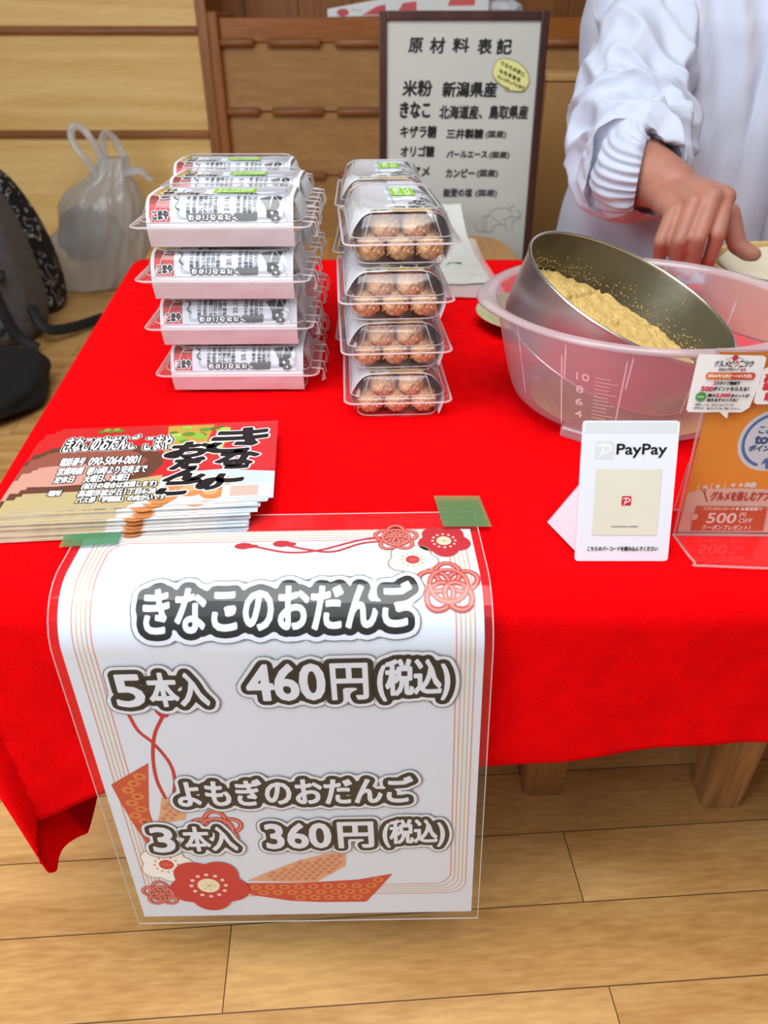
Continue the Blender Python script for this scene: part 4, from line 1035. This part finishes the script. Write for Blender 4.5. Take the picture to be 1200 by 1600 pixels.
# white speech-bubble sticker and a second one
SK = Pl(SP.pt(0, 0, .0030), SP.U, SP.V)
def bubble(name, label, pts, words):
    a = Art(); a.poly([SK.uv(*p) for p in pts], mat('white_card', (236, 232, 230), .45)); words(a)
    o = a.build(name, lambda u, v, h: SK.pt(u, v, h) - SK.N * (.35 * max(0, -.001 - u) ** 1.0 * .4), None, .004)
    return tag(o, label, 'sticker')
def w1(a):
    s = SK.bx; d = lambda *p: s(*p)
    mult = [(40, 70, 120), (60, 60, 60), (90, 50, 40), (60, 40, 40), (190, 40, 50), (90, 50, 50), (60, 50, 50), (50, 60, 60)]
    for i, ch in enumerate('グルメピクニック'): a.text(ch, d(1115.5 + i * 7.7, 564, 1122.3 + i * 7.7, 573), mult[i], .0003)
    for i, ch in enumerate("スタンプラリー'24"): a.text(ch, d(1121.5 + i * 4.2, 575, 1125.2 + i * 4.2, 579.3) if ch not in "'ー" else d(1122 + i * 4.2, 575 if ch == "'" else 576.8, 1123.2 + i * 4.2 if ch == "'" else 1125.2 + i * 4.2, 577 if ch == "'" else 577.6), (170, 40, 60) if i > 6 else (90, 50, 40), .0002)
    a.disc(SK.uv(1147, 558.5), .0019, (200, 50, 60), 16); a.curve([SK.uv(1133, 561.5), SK.uv(1140, 558.5), SK.uv(1143, 558)], .0003, (120, 80, 70)); a.curve([SK.uv(1151, 558), SK.uv(1156, 559.5), SK.uv(1161, 562.5)], .0003, (120, 80, 70))
    b = d(1101.5, 581.5, 1178, 592.5); a.rrect(b[0], b[1], b[2], b[3], (b[3] - b[1]) * .48, (214, 112, 40)); a.rrect((b[0] + b[2]) / 2, b[1], b[2], b[3], (b[3] - b[1]) * .48, (200, 66, 40))
    a.text('2024/9/1(水)～11/17(日)', d(1105, 583.8, 1173, 590.3), (248, 238, 226), .0002)
    a.text('3', d(1113, 595, 1117, 600.5), (196, 40, 80), .0002); a.text('スタンプ達成で', d(1118, 595.5, 1154, 600.5), (40, 36, 36), .0003)
    a.text('500', d(1094.5, 603.5, 1111.5, 610.5), (196, 30, 70), .0004); a.text('ポイントもらえる！', d(1112.5, 603.5, 1168, 609.8), (40, 36, 36), .0003)
    c = SK.uv(1094, 619.5); a.poly([(c[0] + (.0036 if k % 2 else .0030) * math.cos(k * PI / 14), c[1] + (.0036 if k % 2 else .0030) * math.sin(k * PI / 14)) for k in range(28)], (70, 140, 60)); a.text('さらに', (c[0] - .0021, c[1] - .0007, c[0] + .0021, c[1] + .0007), (236, 240, 230), .0001)
    a.text('最大', d(1104.5, 614.5, 1116, 619), (40, 36, 36), .0003); a.text('5,000', d(1117, 614, 1139, 620), (196, 30, 70), .0004); a.text('ポイントが', d(1140, 615, 1168, 620), (40, 36, 36), .0003)
    a.text('当たるチャンスも！', d(1103, 621.5, 1150, 626.5), (40, 36, 36), .0003)
    a.text('※詳しくは、まちうまアプリの', d(1085, 630, 1144, 633.8), (70, 66, 66), .0001); a.text('(貯める・使う)タブをご覧ください。', d(1083, 635.5, 1155, 639.5), (70, 66, 66), .0001)
bubble('speech_bubble_sticker', 'white speech-bubble sticker with stamp-rally print on the acrylic stand corner', [(1094, 554.5), (1120, 554), (1192, 556), (1196.5, 560), (1186, 600), (1170, 637), (1158, 644.5), (1137, 644.5), (1135.5, 654), (1131, 651), (1124, 644), (1076, 645), (1073, 641), (1082, 598), (1091, 558)], w1)
def w2_(a):
    a.text('高', SK.bx(1194, 584, 1206, 597), (206, 60, 64), .0008); a.text('槻', SK.bx(1191.5, 598, 1204, 610), (206, 60, 64), .0008); a.text('販', SK.bx(1194, 614, 1208, 626), (206, 60, 64), .0008)
bubble('speech_bubble_sticker', 'white sticker with large red characters at the stand right of the bubble', [(1200, 574), (1248, 574), (1236, 632), (1182, 632), (1177, 629), (1177.5, 624), (1190, 582), (1194, 576)], w2_)
# ------------------------------------------------------------------ framed ingredient sign on a low bench behind the tables
bt = thing('low_bench', 'low wooden bench behind the tables carrying the framed sign', 'bench', (.10, 1.53, 0))
M_BENCH = wood_mat('bench_wood', (140, 96, 48), (176, 128, 70), 'X', 6, .5, 2, .08)
bm = bmesh.new(); box(bm, (-.26, -.025, .262), (.18, .13, .29), .003); obj('top', bm, M_BENCH, bt)
for x in (-.25, .15):
    bm = bmesh.new(); box(bm, (x, -.015, 0), (x + .02, .12, .262), .002); obj('leg', bm, M_BENCH, bt)
TLb = aty(592, 17, 1.515); BV = Vector((0, .115, .99)).normalized(); BU = Vector((1, -.004, -.018)).normalized(); BU = (BU - BV * BU.dot(BV)).normalized()
FWd = .2908; FHt = (TLb.z - .2925) / BV.z
BO = TLb - BV * FHt
BP = Pl(BO, BU, BV)
fr = thing('framed_sign', 'dark framed handwritten ingredient sign leaning behind the packs', 'sign', BO)
bi = Matrix.Translation(-BO)
M_FR = wood_mat('dark_frame', (50, 22, 14), (74, 36, 24), 'Z', 20, .35, 2, .06)
bm = bmesh.new(); bw_ = .0138
for u0, v0, u1, v1 in ((0, 0, bw_, FHt), (FWd - bw_, 0, FWd, FHt), (bw_, 0, FWd - bw_, bw_), (bw_, FHt - bw_, FWd - bw_, FHt)):
    vs = box(bm, (u0, v0, -.012), (u1, v1, .006), .0015)
    for v in vs: v.co = bi @ BP.pt(v.co.x, v.co.y, v.co.z)
obj('frame', bm, M_FR, fr)
a = Art(); a.rect(bw_ - .001, bw_ - .001, FWd - bw_ + .001, FHt - bw_ + .001, mat('sign_paper', (178, 177, 167), .55, nvar=.02, nscale=10))
z2 = lambda x, y: (550 + x / 3.4286, y / 3.4286)
def hb(x0, y0, x1, y1): p, q = z2(x0, y0), z2(x1, y1); return BP.bx(p[0], p[1], q[0], q[1])
SU = (38, 38, 36)
def hw(s, b, bold=.0016, m=SU): a.text(s, hb(*b), m, bold, shear=.06)
for ch, b in zip('原材料表記', ((304, 205, 380, 282), (418, 203, 498, 285), (540, 205, 626, 280), (674, 208, 746, 290), (778, 210, 854, 290))): hw(ch, b, .0018)
hw('米粉', (272, 432, 428, 515), .0019); hw('新潟県産', (485, 440, 775, 520), .0018)
hw('きなこ', (260, 548, 416, 630), .0022); hw('北海道産、鳥取県産', (468, 566, 942, 637), .0014)
hw('キザラ糖', (260, 674, 452, 738), .0014); hw('三井製糖', (507, 692, 702, 742), .0014); hw('(国産)', (715, 700, 825, 742), .0008, (70, 70, 66))
hw('オリゴ糖', (262, 782, 440, 840), .0014); hw('パールエース', (507, 808, 722, 844), .0011, (54, 54, 52)); hw('(国産)', (734, 812, 842, 850), .0008, (70, 70, 66))
hw('水アメ', (262, 890, 414, 945), .0013); hw('カンピー', (503, 905, 655, 948), .0012, (54, 54, 52)); hw('(国産)', (668, 908, 780, 950), .0008, (70, 70, 66))
hw('塩', (310, 986, 380, 1042), .0014); hw('能登の塩', (490, 1010, 642, 1052), .0009, (70, 70, 66)); hw('(国産)', (660, 1015, 775, 1054), .0008, (84, 84, 80))
# faint pencil drawing near the bottom
PEN = (160, 160, 152); px4 = lambda *p: [BP.uv(720 + x / 10, 300 + y / 10) for x, y in p]
for pts in (((390, 600), (395, 470), (430, 350), (520, 270), (630, 240), (730, 255), (790, 310), (800, 420), (795, 600)), ((390, 600), (345, 560), (350, 400), (400, 360), (440, 365)), ((480, 370), (580, 450), (610, 490), (690, 480), (700, 400)),
            ((640, 430), (720, 390), (790, 370), (860, 390), (930, 350), (900, 290), (860, 280)), ((600, 490), (520, 520), (480, 600)), ((690, 470), (720, 600)), ((760, 250), (830, 190)), ((740, 240), (750, 180)), ((270, 600), (240, 560), (230, 470)), ((270, 600), (480, 610)), ((800, 440), (870, 430), (940, 360))):
    a.curve(px4(*pts), .0010, PEN)
# yellow-green note: a drawn speech bubble with three hand-written lines
nb = lambda x, y: BP.uv(760 + x / 15, 80 + y / 15)
bub = spline([nb(*p) + (0,) for p in ((160, 400), (230, 250), (370, 180), (560, 200), (740, 280), (880, 400), (970, 560), (990, 720), (930, 850), (840, 935), (620, 930), (420, 900), (540, 880), (360, 800), (200, 650), (150, 520))], 5, True)
a.poly([(p.x, p.y) for p in bub], (208, 204, 130)); a.stroke([(p.x, p.y) for p in bub], .0012, (128, 128, 66), True)
def slant(s, p0, p1, hgt):
    n = len(s)
    for i, ch in enumerate(s):
        c = nb(p0[0] + (p1[0] - p0[0]) * (i + .5) / n, p0[1] + (p1[1] - p0[1]) * (i + .5) / n); k = hgt if ch not in '、' else hgt * .5
        a.text(ch, (c[0] - k / 2, c[1] - k / 2, c[0] + k / 2, c[1] + k / 2), (70, 74, 40), .0005)
slant('うるち米粉と', (320, 270), (900, 560), .0064); slant('もち米粉を', (290, 450), (800, 690), .0064); slant('ブレンドしています', (240, 590), (890, 880), .0046)
a.build('sign_sheet', lambda u, v, h: bi @ BP.pt(u, v, h + .0005), fr, eps=8e-5)

# ------------------------------------------------------------------ bags on the floor at the left
BAGM = clear_mat('thin_white_poly', (.95, .95, .95), .58, .8, .25, (240, 242, 244))
sb = thing('shopping_bag', 'knotted white plastic shopping bag standing on the floor by the pine partition', 'plastic bag', (-.985, 2.5, 0))
so_ = Matrix.Translation((.985, -2.5, 0))
secs = [(437, 88, 188), (430, 78, 206), (412, 66, 220), (390, 64, 224), (368, 72, 226), (352, 92, 224), (335, 99, 222), (312, 98, 219), (296, 104, 214), (284, 114, 208), (272, 132, 204), (262, 144, 201), (250, 152, 198), (238, 156, 198)]
rings = []
sp = spline([Vector(q) for q in secs], 5); zb = aty(140, 437, 2.5).z
for i, (v, x0, x1) in enumerate(sp):
    p0, p1 = aty(x0, v, 2.5), aty(x1, v, 2.5); c = (p0 + p1) / 2; hw_ = (p1.x - p0.x) / 2; ring = []; f = i / (len(sp) - 1)
    for k in range(140):
        t = 2 * PI * k / 140; ct, st = math.cos(t), math.sin(t)
        rid = (1 - 2 * abs(noise.noise(Vector((ct * 2.6 + f * 1.5, st * 2.6, f * 3.2))))) * .07 + (1 - 2 * abs(noise.noise(Vector((ct * 6 - f * 2, st * 6, f * 5))))) * .05
        fold_ = 1 + rid * (1 - .4 * f) + .16 * max(0, f - .35) * math.sin(t * 9 + f * 2)
        ring.append(so_ @ Vector((c.x + hw_ * ct * fold_, 2.5 + min(hw_, .13) * .85 * st * fold_, max(.002, c.z - zb + .002))))
    rings.append(ring)
bm = bmesh.new(); loft(bm, rings, True, True, True); bo = obj('bag_body', bm, BAGM, sb, True)
def strip_loop(pts, wpx):
    bm = bmesh.new(); P = [so_ @ (aty(x, y, yy) - Vector((0, 0, aty(140, 437, 2.5).z))) for x, y, yy in pts]
    P = spline(P, 8); tube(bm, P, wpx, 10, flat=.30); return bm
obj('handle', strip_loop([(150, 270, 2.46), (136, 244, 2.45), (118, 222, 2.45), (109, 202, 2.46), (113, 187, 2.47), (128, 192, 2.48), (143, 212, 2.48), (156, 238, 2.49), (162, 262, 2.49)], .011), BAGM, sb, True)
obj('handle', strip_loop([(163, 262, 2.5), (161, 235, 2.5), (158, 212, 2.5), (162, 199, 2.5), (174, 204, 2.51), (186, 222, 2.52), (194, 244, 2.52), (196, 266, 2.52)], .013), BAGM, sb, True)
obj('corner_tip', strip_loop([(190, 262, 2.48), (204, 258, 2.47), (218, 257, 2.47), (228, 266, 2.47), (239, 275, 2.47)], [.016] * 12 + [.012] * 12 + [.008] * 6 + [.003] * 3), BAGM, sb, True)
bm = bmesh.new(); q = blob(bm, (0, 0, 0), (.10, .085, .085), 3, .3, 2, 9)
inn = obj('grey_contents', bm, mat('grey_parcel', (120, 122, 122), .7, nvar=.2, nscale=9), None, True); inn.location = (-.955, 2.5, .165)
tag(inn, 'grey parcel showing dimly through the white shopping bag', 'parcel')

M_GREYB = mat('grey_canvas', (92, 90, 90), .85, nvar=.14, nscale=60, bump=.4, bscale=160)
M_STRAP = mat('black_webbing', (22, 22, 24), .7, bump=.3, bscale=300)
bp = thing('backpack', 'dark grey backpack with black straps on the floor at the left edge', 'backpack', (-1.075, 2.0, 0))
bm = bmesh.new(); rings = []
for z, hx, hy, cx in ((.0, .105, .10, 0), (.015, .128, .12, 0), (.10, .135, .13, 0), (.22, .125, .125, -.002), (.32, .118, .105, -.012), (.40, .10, .085, -.022), (.45, .07, .06, -.034), (.465, .03, .03, -.04)):
    rings.append([Vector((p.x + cx + .008 * noise.noise(Vector((p.x * 12, p.y * 12, z * 12))), p.y + .01 * noise.noise(Vector((p.x * 9, z * 14, 3))), z)) for p in rrect(hx, hy, min(hx, hy) * .7, 0, 8)])
loft(bm, rings, True, True, True); o = obj('bag_body', bm, M_GREYB, bp, True); m_ = o.modifiers.new('s', 'SUBSURF'); m_.levels = m_.render_levels = 2
for pts in (((.05, -.13, .36), (.085, -.145, .25), (.10, -.15, .14), (.12, -.14, .05), (.16, -.13, .012)), ((-.04, -.12, .40), (-.03, -.14, .25), (.02, -.15, .12), (.09, -.15, .06)), ((-.10, -.14, .23), (0, -.155, .215), (.12, -.12, .20)), ((.13, -.05, .10), (.17, -.08, .05), (.21, -.02, .03), (.26, .10, .02))):
    bm = bmesh.new(); tube(bm, spline(pts, 8), .014, 8, flat=.3); obj('strap', bm, M_STRAP, bp, True)
bm = bmesh.new(); box(bm, (-.10, -.148, .03), (.10, -.11, .17), .018); obj('pocket', bm, M_GREYB, bp, True)

def squiggle_mat():
    m = mat('black_white_pattern', (14, 13, 14), .8)
    nt = m.node_tree; n = nt.nodes; L = nt.links; p = n['Principled BSDF']
    tc = n.new('ShaderNodeTexCoord'); ns = n.new('ShaderNodeTexNoise'); ns.inputs['Scale'].default_value = 22; ns.inputs['Detail'].default_value = 1; ns.inputs['Distortion'].default_value = 1.6
    L.new(tc.outputs['Object'], ns.inputs['Vector'])
    r = n.new('ShaderNodeValToRGB'); L.new(ns.outputs[0], r.inputs[0]); e = r.color_ramp.elements
    e[0].position = .545; e[0].color = lin((14, 13, 14)); e[1].position = .60; e[1].color = lin((14, 13, 14))
    q = r.color_ramp.elements.new(.565); q.color = lin((190, 186, 182)); q = r.color_ramp.elements.new(.575); q.color = lin((190, 186, 182))
    L.new(r.outputs[0], p.inputs['Base Color']); return m
bm = bmesh.new(); rings = []
for z, hx, hy in ((.0, .07, .07), (.02, .085, .085), (.12, .092, .09), (.24, .082, .08), (.33, .06, .06), (.385, .038, .04), (.40, .015, .02)):
    rings.append([Vector((p.x - .045 * (z / .4) ** 2, p.y, z)) for p in rrect(hx, hy, min(hx, hy) * .8, 0, 8)])
loft(bm, rings, True, True, True); o = obj('cloth_bag', bm, squiggle_mat(), None, True); o.location = (-1.06, 2.24, 0); m_ = o.modifiers.new('s', 'SUBSURF'); m_.levels = m_.render_levels = 2
tag(o, 'black cloth bag with white squiggle pattern beside the grey backpack', 'bag')
bm = bmesh.new()
for v in blob(bm, (0, 0, .045), (.17, .20, .055), 4, .16, 2.5, 2): v.co.z = max(.0, v.co.z + (.012 * noise.noise(v.co * 9)))
o = obj('folded_jacket', bm, mat('black_fabric', (16, 15, 16), .9, nvar=.2, nscale=50, bump=.3, bscale=120), None, True); o.location = (-.935, 1.545, 0)
tag(o, 'black folded garment on the floor left of the red cloth', 'garment')

# ------------------------------------------------------------------ the seller in a white coat, kneeling behind the right table
def capsules(bm, chain):
    for (p, r), (q, s) in zip(chain, chain[1:]):
        p, q = Vector(p), Vector(q); d = (q - p); L = d.length
        if L < 1e-6: continue
        d.normalize(); up = d.orthogonal().normalized(); sd = d.cross(up); rings = []; n = 20
        sl = (r - s) / L if abs(r - s) < L else 0; a0 = math.asin(max(-1, min(1, sl)))
        for k in range(5): al = -PI / 2 + (PI / 2 + a0) * k / 4; rings.append((p + d * r * math.sin(al), max(r * math.cos(al), 1e-5)))
        for k in range(5): al = a0 + (PI / 2 - a0) * k / 4; rings.append((q + d * s * math.sin(al), max(s * math.cos(al), 1e-5)))
        loft(bm, [[c + (up * math.cos(2 * PI * i / n) + sd * math.sin(2 * PI * i / n)) * rr for i in range(n)] for c, rr in rings], True, True, True)
def remeshed(bm, voxel, smooth=3, fac=.5):
    bmesh.ops.recalc_face_normals(bm, faces=bm.faces)
    me = bpy.data.meshes.new('body'); bm.to_mesh(me); bm.free(); o = bpy.data.objects.new('body', me); COL.objects.link(o)
    r = o.modifiers.new('r', 'REMESH'); r.mode = 'VOXEL'; r.voxel_size = voxel; r.use_smooth_shade = True
    s = o.modifiers.new('s', 'SMOOTH'); s.iterations = smooth; s.factor = fac
    dg = C.evaluated_depsgraph_get(); dg.update(); m2 = bpy.data.meshes.new_from_object(o.evaluated_get(dg)); bpy.data.objects.remove(o); return m2
M_SKIN = mat('skin', (170, 114, 94), .5, spec=.35, nvar=.09, nscale=38, bump=.12, bscale=260, sss=.10)
bm = bmesh.new(); cx = .505; cy = 1.31
capsules(bm, [((cx, cy + .02, .22), .13), ((cx, cy + .01, .42), .115), ((cx, cy, .66), .125), ((cx, cy, .76), .10), ((cx, cy - .01, .85), .055), ((cx, cy - .02, .92), .052)])
capsules(bm, [((cx - .12, cy, .76), .048), ((cx + .12, cy, .76), .048)])
for v in blob(bm, (cx, cy - .03, 1.00), (.074, .092, .112), 4): pass
capsules(bm, [((cx, cy - .085, .955), .040), ((cx, cy - .095, .925), .026)]); capsules(bm, [((cx, cy - .118, 1.00), .008), ((cx, cy - .134, .972), .013)])
for s in (-1, 1): blob(bm, (cx + s * .076, cy - .025, .985), (.010, .018, .030), 2); capsules(bm, [((cx + s * .045, cy - .106, 1.012), .008), ((cx + s * .020, cy - .114, 1.014), .008)]); capsules(bm, [((cx - .020, cy - .118, .938), .006), ((cx, cy - .124, .938), .007), ((cx + .020, cy - .118, .938), .006)])
for s, kx in ((-1, .445), (1, .585)):
    capsules(bm, [((cx + s * .075, cy + .03, .20), .09), ((kx, 1.06, .095), .062), ((kx + s * .015, 1.30, .062), .05), ((kx - s * .01, 1.46, .045), .036), ((kx - s * .015, 1.56, .028), .026)])
# right arm: shoulder, elbow, wrist, then palm and five fingers
WR = Vector((.360, .992, .5505))
capsules(bm, [((.385, 1.295, .765), .042), ((.335, 1.165, .592), .042), ((.328, 1.075, .567), .0445), ((.336, 1.035, .559), .039), (WR, .029)])
K = dict(i=(.398, .921, .5500), m=(.381, .915, .5500), r=(.361, .916, .5430), p=(.342, .924, .5320))
for k, r in (('i', .0128), ('m', .0128), ('r', .0122), ('p', .0112)):
    kk = Vector(K[k]); w = WR + (kk - Vector(K['m'])) * .45; capsules(bm, [(w, .0175), (w.lerp(kk, .55) + Vector((0, 0, .001)), .0150), (kk, r)])
capsules(bm, [((.372, .945, .528), .014), ((.355, .945, .522), .014)]); capsules(bm, [(WR + Vector((0, 0, -.004)), .020), ((.372, .955, .530), .018)])
for ch in ([(K['i'], .0112), ((.3885, .8945, .5150), .0096), ((.3895, .903, .4850), .0085), ((.3895, .917, .4680), .0072)],
           [(K['m'], .0112), ((.3640, .8875, .5120), .0098), ((.3680, .897, .4810), .0086), ((.3710, .912, .4640), .0073)],
           [(K['r'], .0108), ((.3445, .8915, .5080), .0094), ((.3500, .903, .4790), .0082), ((.3540, .918, .4630), .0070)],
           [(K['p'], .0098), ((.3260, .9020, .5040), .0082), ((.3325, .912, .4830), .0072), ((.3385, .924, .4700), .0062)],
           [((.380, .972, .540), .0175), ((.4190, .946, .5270), .0128), ((.4310, .931, .4940), .0110), ((.4440, .924, .4860), .0100), ((.4500, .921, .4850), .0085)]): capsules(bm, ch)
for k in ('i', 'm', 'r', 'p'): blob(bm, Vector(K[k]) + Vector((0, -.002, .0045)), (.0075, .008, .0075), 2)
# left arm
capsules(bm, [((.635, 1.295, .765), .042), ((.700, 1.165, .590), .042), ((.665, 1.06, .540), .036), ((.650, 1.02, .525), .029), ((.640, .955, .515), .020)])
for d, l in ((-.03, .058), (-.010, .07), (.010, .066), (.028, .05)): capsules(bm, [((.640 + d * .8, .955, .516), .012), ((.638 + d, .925, .505), .0095), ((.636 + d, .905, .505 - l * .5), .008), ((.634 + d, .912, .505 - l * .8), .007)])
capsules(bm, [((.635, .985, .515), .015), ((.598, .955, .505), .011), ((.590, .935, .485), .009)])
me = remeshed(bm, .0026, 4, .5); me.name = 'person'
pe = link('person', me, None, [M_SKIN]); tag(pe, 'person in a white coat reaching over the table behind the bowl', 'person')
for p in me.polygons: p.use_smooth = True

M_COAT = mat('white_coat', (192, 196, 210), .75, spec=.25, sheen=.05, nvar=.015, nscale=8, bump=.05, bscale=500)
def fold(x, y, z): return 1 - abs(noise.noise(Vector((x, y, z)))) * 2
bm = bmesh.new(); rings = []
TOR = [(.20, .205, .19, .03), (.30, .200, .170, .02), (.42, .196, .152, .005), (.52, .190, .145, 0), (.62, .190, .145, 0), (.72, .196, .142, 0), (.78, .190, .125, .005), (.825, .150, .10, .01), (.85, .095, .08, .01), (.868, .066, .068, .005), (.885, .064, .066, 0)]
for i in range(len(TOR) - 1):
    for q in range(8):
        f = q / 8; z, hx, hy, dy = [A + (B - A) * f for A, B in zip(TOR[i], TOR[i + 1])]; ring = []
        for k in range(140):
            t = 2 * PI * k / 140; c, s = math.cos(t), math.sin(t); e = .80
            x = hx * math.copysign(abs(c) ** e, c); y = hy * math.copysign(abs(s) ** e, s)
            w = -.016 + .020 * fold(x * 8, z * 1.6, 1) + .011 * fold(x * 19 + z * 5, z * 3, 5) + .004 * noise.noise(Vector((x * 30, z * 14, 2)))
            w *= 1.0 if z < .78 else max(0, (.88 - z) / .1)
            ring.append(Vector((cx + x + w * c, cy + dy + y + w * s * 1.2, z)))
        rings.append(ring)
loft(bm, rings, True); obj('coat', bm, M_COAT, pe, True)
bm = bmesh.new(); rings = []
for q in range(40):
    z = .24 + .56 * q / 39; y = cy - .158 - (.004 * fold(z * 5, 0, 0)) - max(0, (.45 - z)) * .10 + max(0, z - .70) * .25
    x = .527 + .003 * noise.noise(Vector((z * 8, 0, 0))); rings.append([Vector((x - .016, y + .012, z)), Vector((x - .014, y + .001, z)), Vector((x + .016, y - .001, z)), Vector((x + .04, y + .012, z))])
loft(bm, rings, False); obj('placket', bm, M_COAT, pe, True)
def sleeve(path, radii, seed, cuff):
    P = spline(path, 36); N = len(P); rr = []
    rs = spline([(r, 0, 0) for r in radii], 36)
    bm = bmesh.new(); rings = []; up = Vector((0, -1, .3)); n = 180
    for i, p in enumerate(P):
        t = (P[min(i + 1, N - 1)] - P[max(i - 1, 0)]).normalized(); up = (up - t * up.dot(t)).normalized(); sd = t.cross(up); ring = []
        s = i / (N - 1)
        for k in range(n):
            a_ = 2 * PI * k / n; ca, sa = math.cos(a_), math.sin(a_)
            amp = .3 + .7 * math.sin(PI * min(1, s * 1.05)) 
            w = amp * (.020 * fold(s * 5.2 + ca * .8, sa * 1.1 + s * 2, seed) + .014 * fold(s * 10 + sa * 1.2, ca * 1.6, seed + 4) + .003 * noise.noise(Vector((s * 26, ca * 4, sa * 4)))) - .020 * amp
            if s > cuff: w = w * max(0, (1 - s) / (1 - cuff)) ** .7 + .0026 * math.sin(a_ * 27 + 2 * noise.noise(Vector((ca * 3, sa * 3, 1)))) * min(1, (s - cuff) / (1 - cuff) * 1.5)
            ring.append(p + (up * ca + sd * sa) * (rs[i].x + w))
        rings.append(ring)
    loft(bm, rings, True); return bm
obj('sleeve', sleeve([(.420, 1.305, .815), (.384, 1.270, .742), (.364, 1.215, .668), (.349, 1.165, .608), (.338, 1.12, .582), (.331, 1.075, .567), (.329, 1.045, .561), (.325, 1.034, .5585), (.331, 1.030, .558)],
    [.078, .080, .078, .080, .078, .074, .068, .055, .0415], 2, .80), M_COAT, pe, True)
obj('sleeve', sleeve([(.595, 1.305, .815), (.640, 1.270, .742), (.675, 1.215, .668), (.702, 1.165, .605), (.692, 1.12, .570), (.678, 1.085, .553), (.668, 1.065, .543), (.665, 1.056, .540), (.664, 1.052, .5385)],
    [.078, .080, .078, .080, .078, .074, .066, .050, .036], 7, .80), M_COAT, pe, True)
bm = bmesh.new()
for s, kx in ((-1, .445), (1, .585)): capsules(bm, [((cx + s * .075, cy + .03, .20), .100), ((kx, 1.06, .095), .071), ((kx + s * .015, 1.30, .070), .060), ((kx - s * .01, 1.46, .055), .050)])
capsules(bm, [((cx, cy + .03, .20), .15), ((cx, cy + .02, .34), .13)])
me = remeshed(bm, .006, 3); me.name = 'trousers'
for p in me.polygons: p.use_smooth = True
link('trousers', me, pe, [mat('dark_trousers', (44, 46, 54), .85, nvar=.1, nscale=40)])
bm = bmesh.new()
for v in blob(bm, (cx, cy - .018, 1.018), (.083, .098, .108), 4, .05, 6, 3):
    if v.co.y < cy - .075 and v.co.z < 1.05: v.co.y = cy - .06
    if v.co.z < .95: v.co.z = .95 + (v.co.z - .95) * .2
obj('hair', bm, mat('black_hair', (26, 22, 20), .5, nvar=.2, nscale=90, stretch=(1, 1, .2)), pe, True)
for s in (-1, 1):
    bm = bmesh.new(); blob(bm, (cx + s * .031, cy - .110, 1.002), (.011, .006, .005), 2); obj('eye', bm, mat('eye_dark', (30, 22, 18), .2), pe, True)
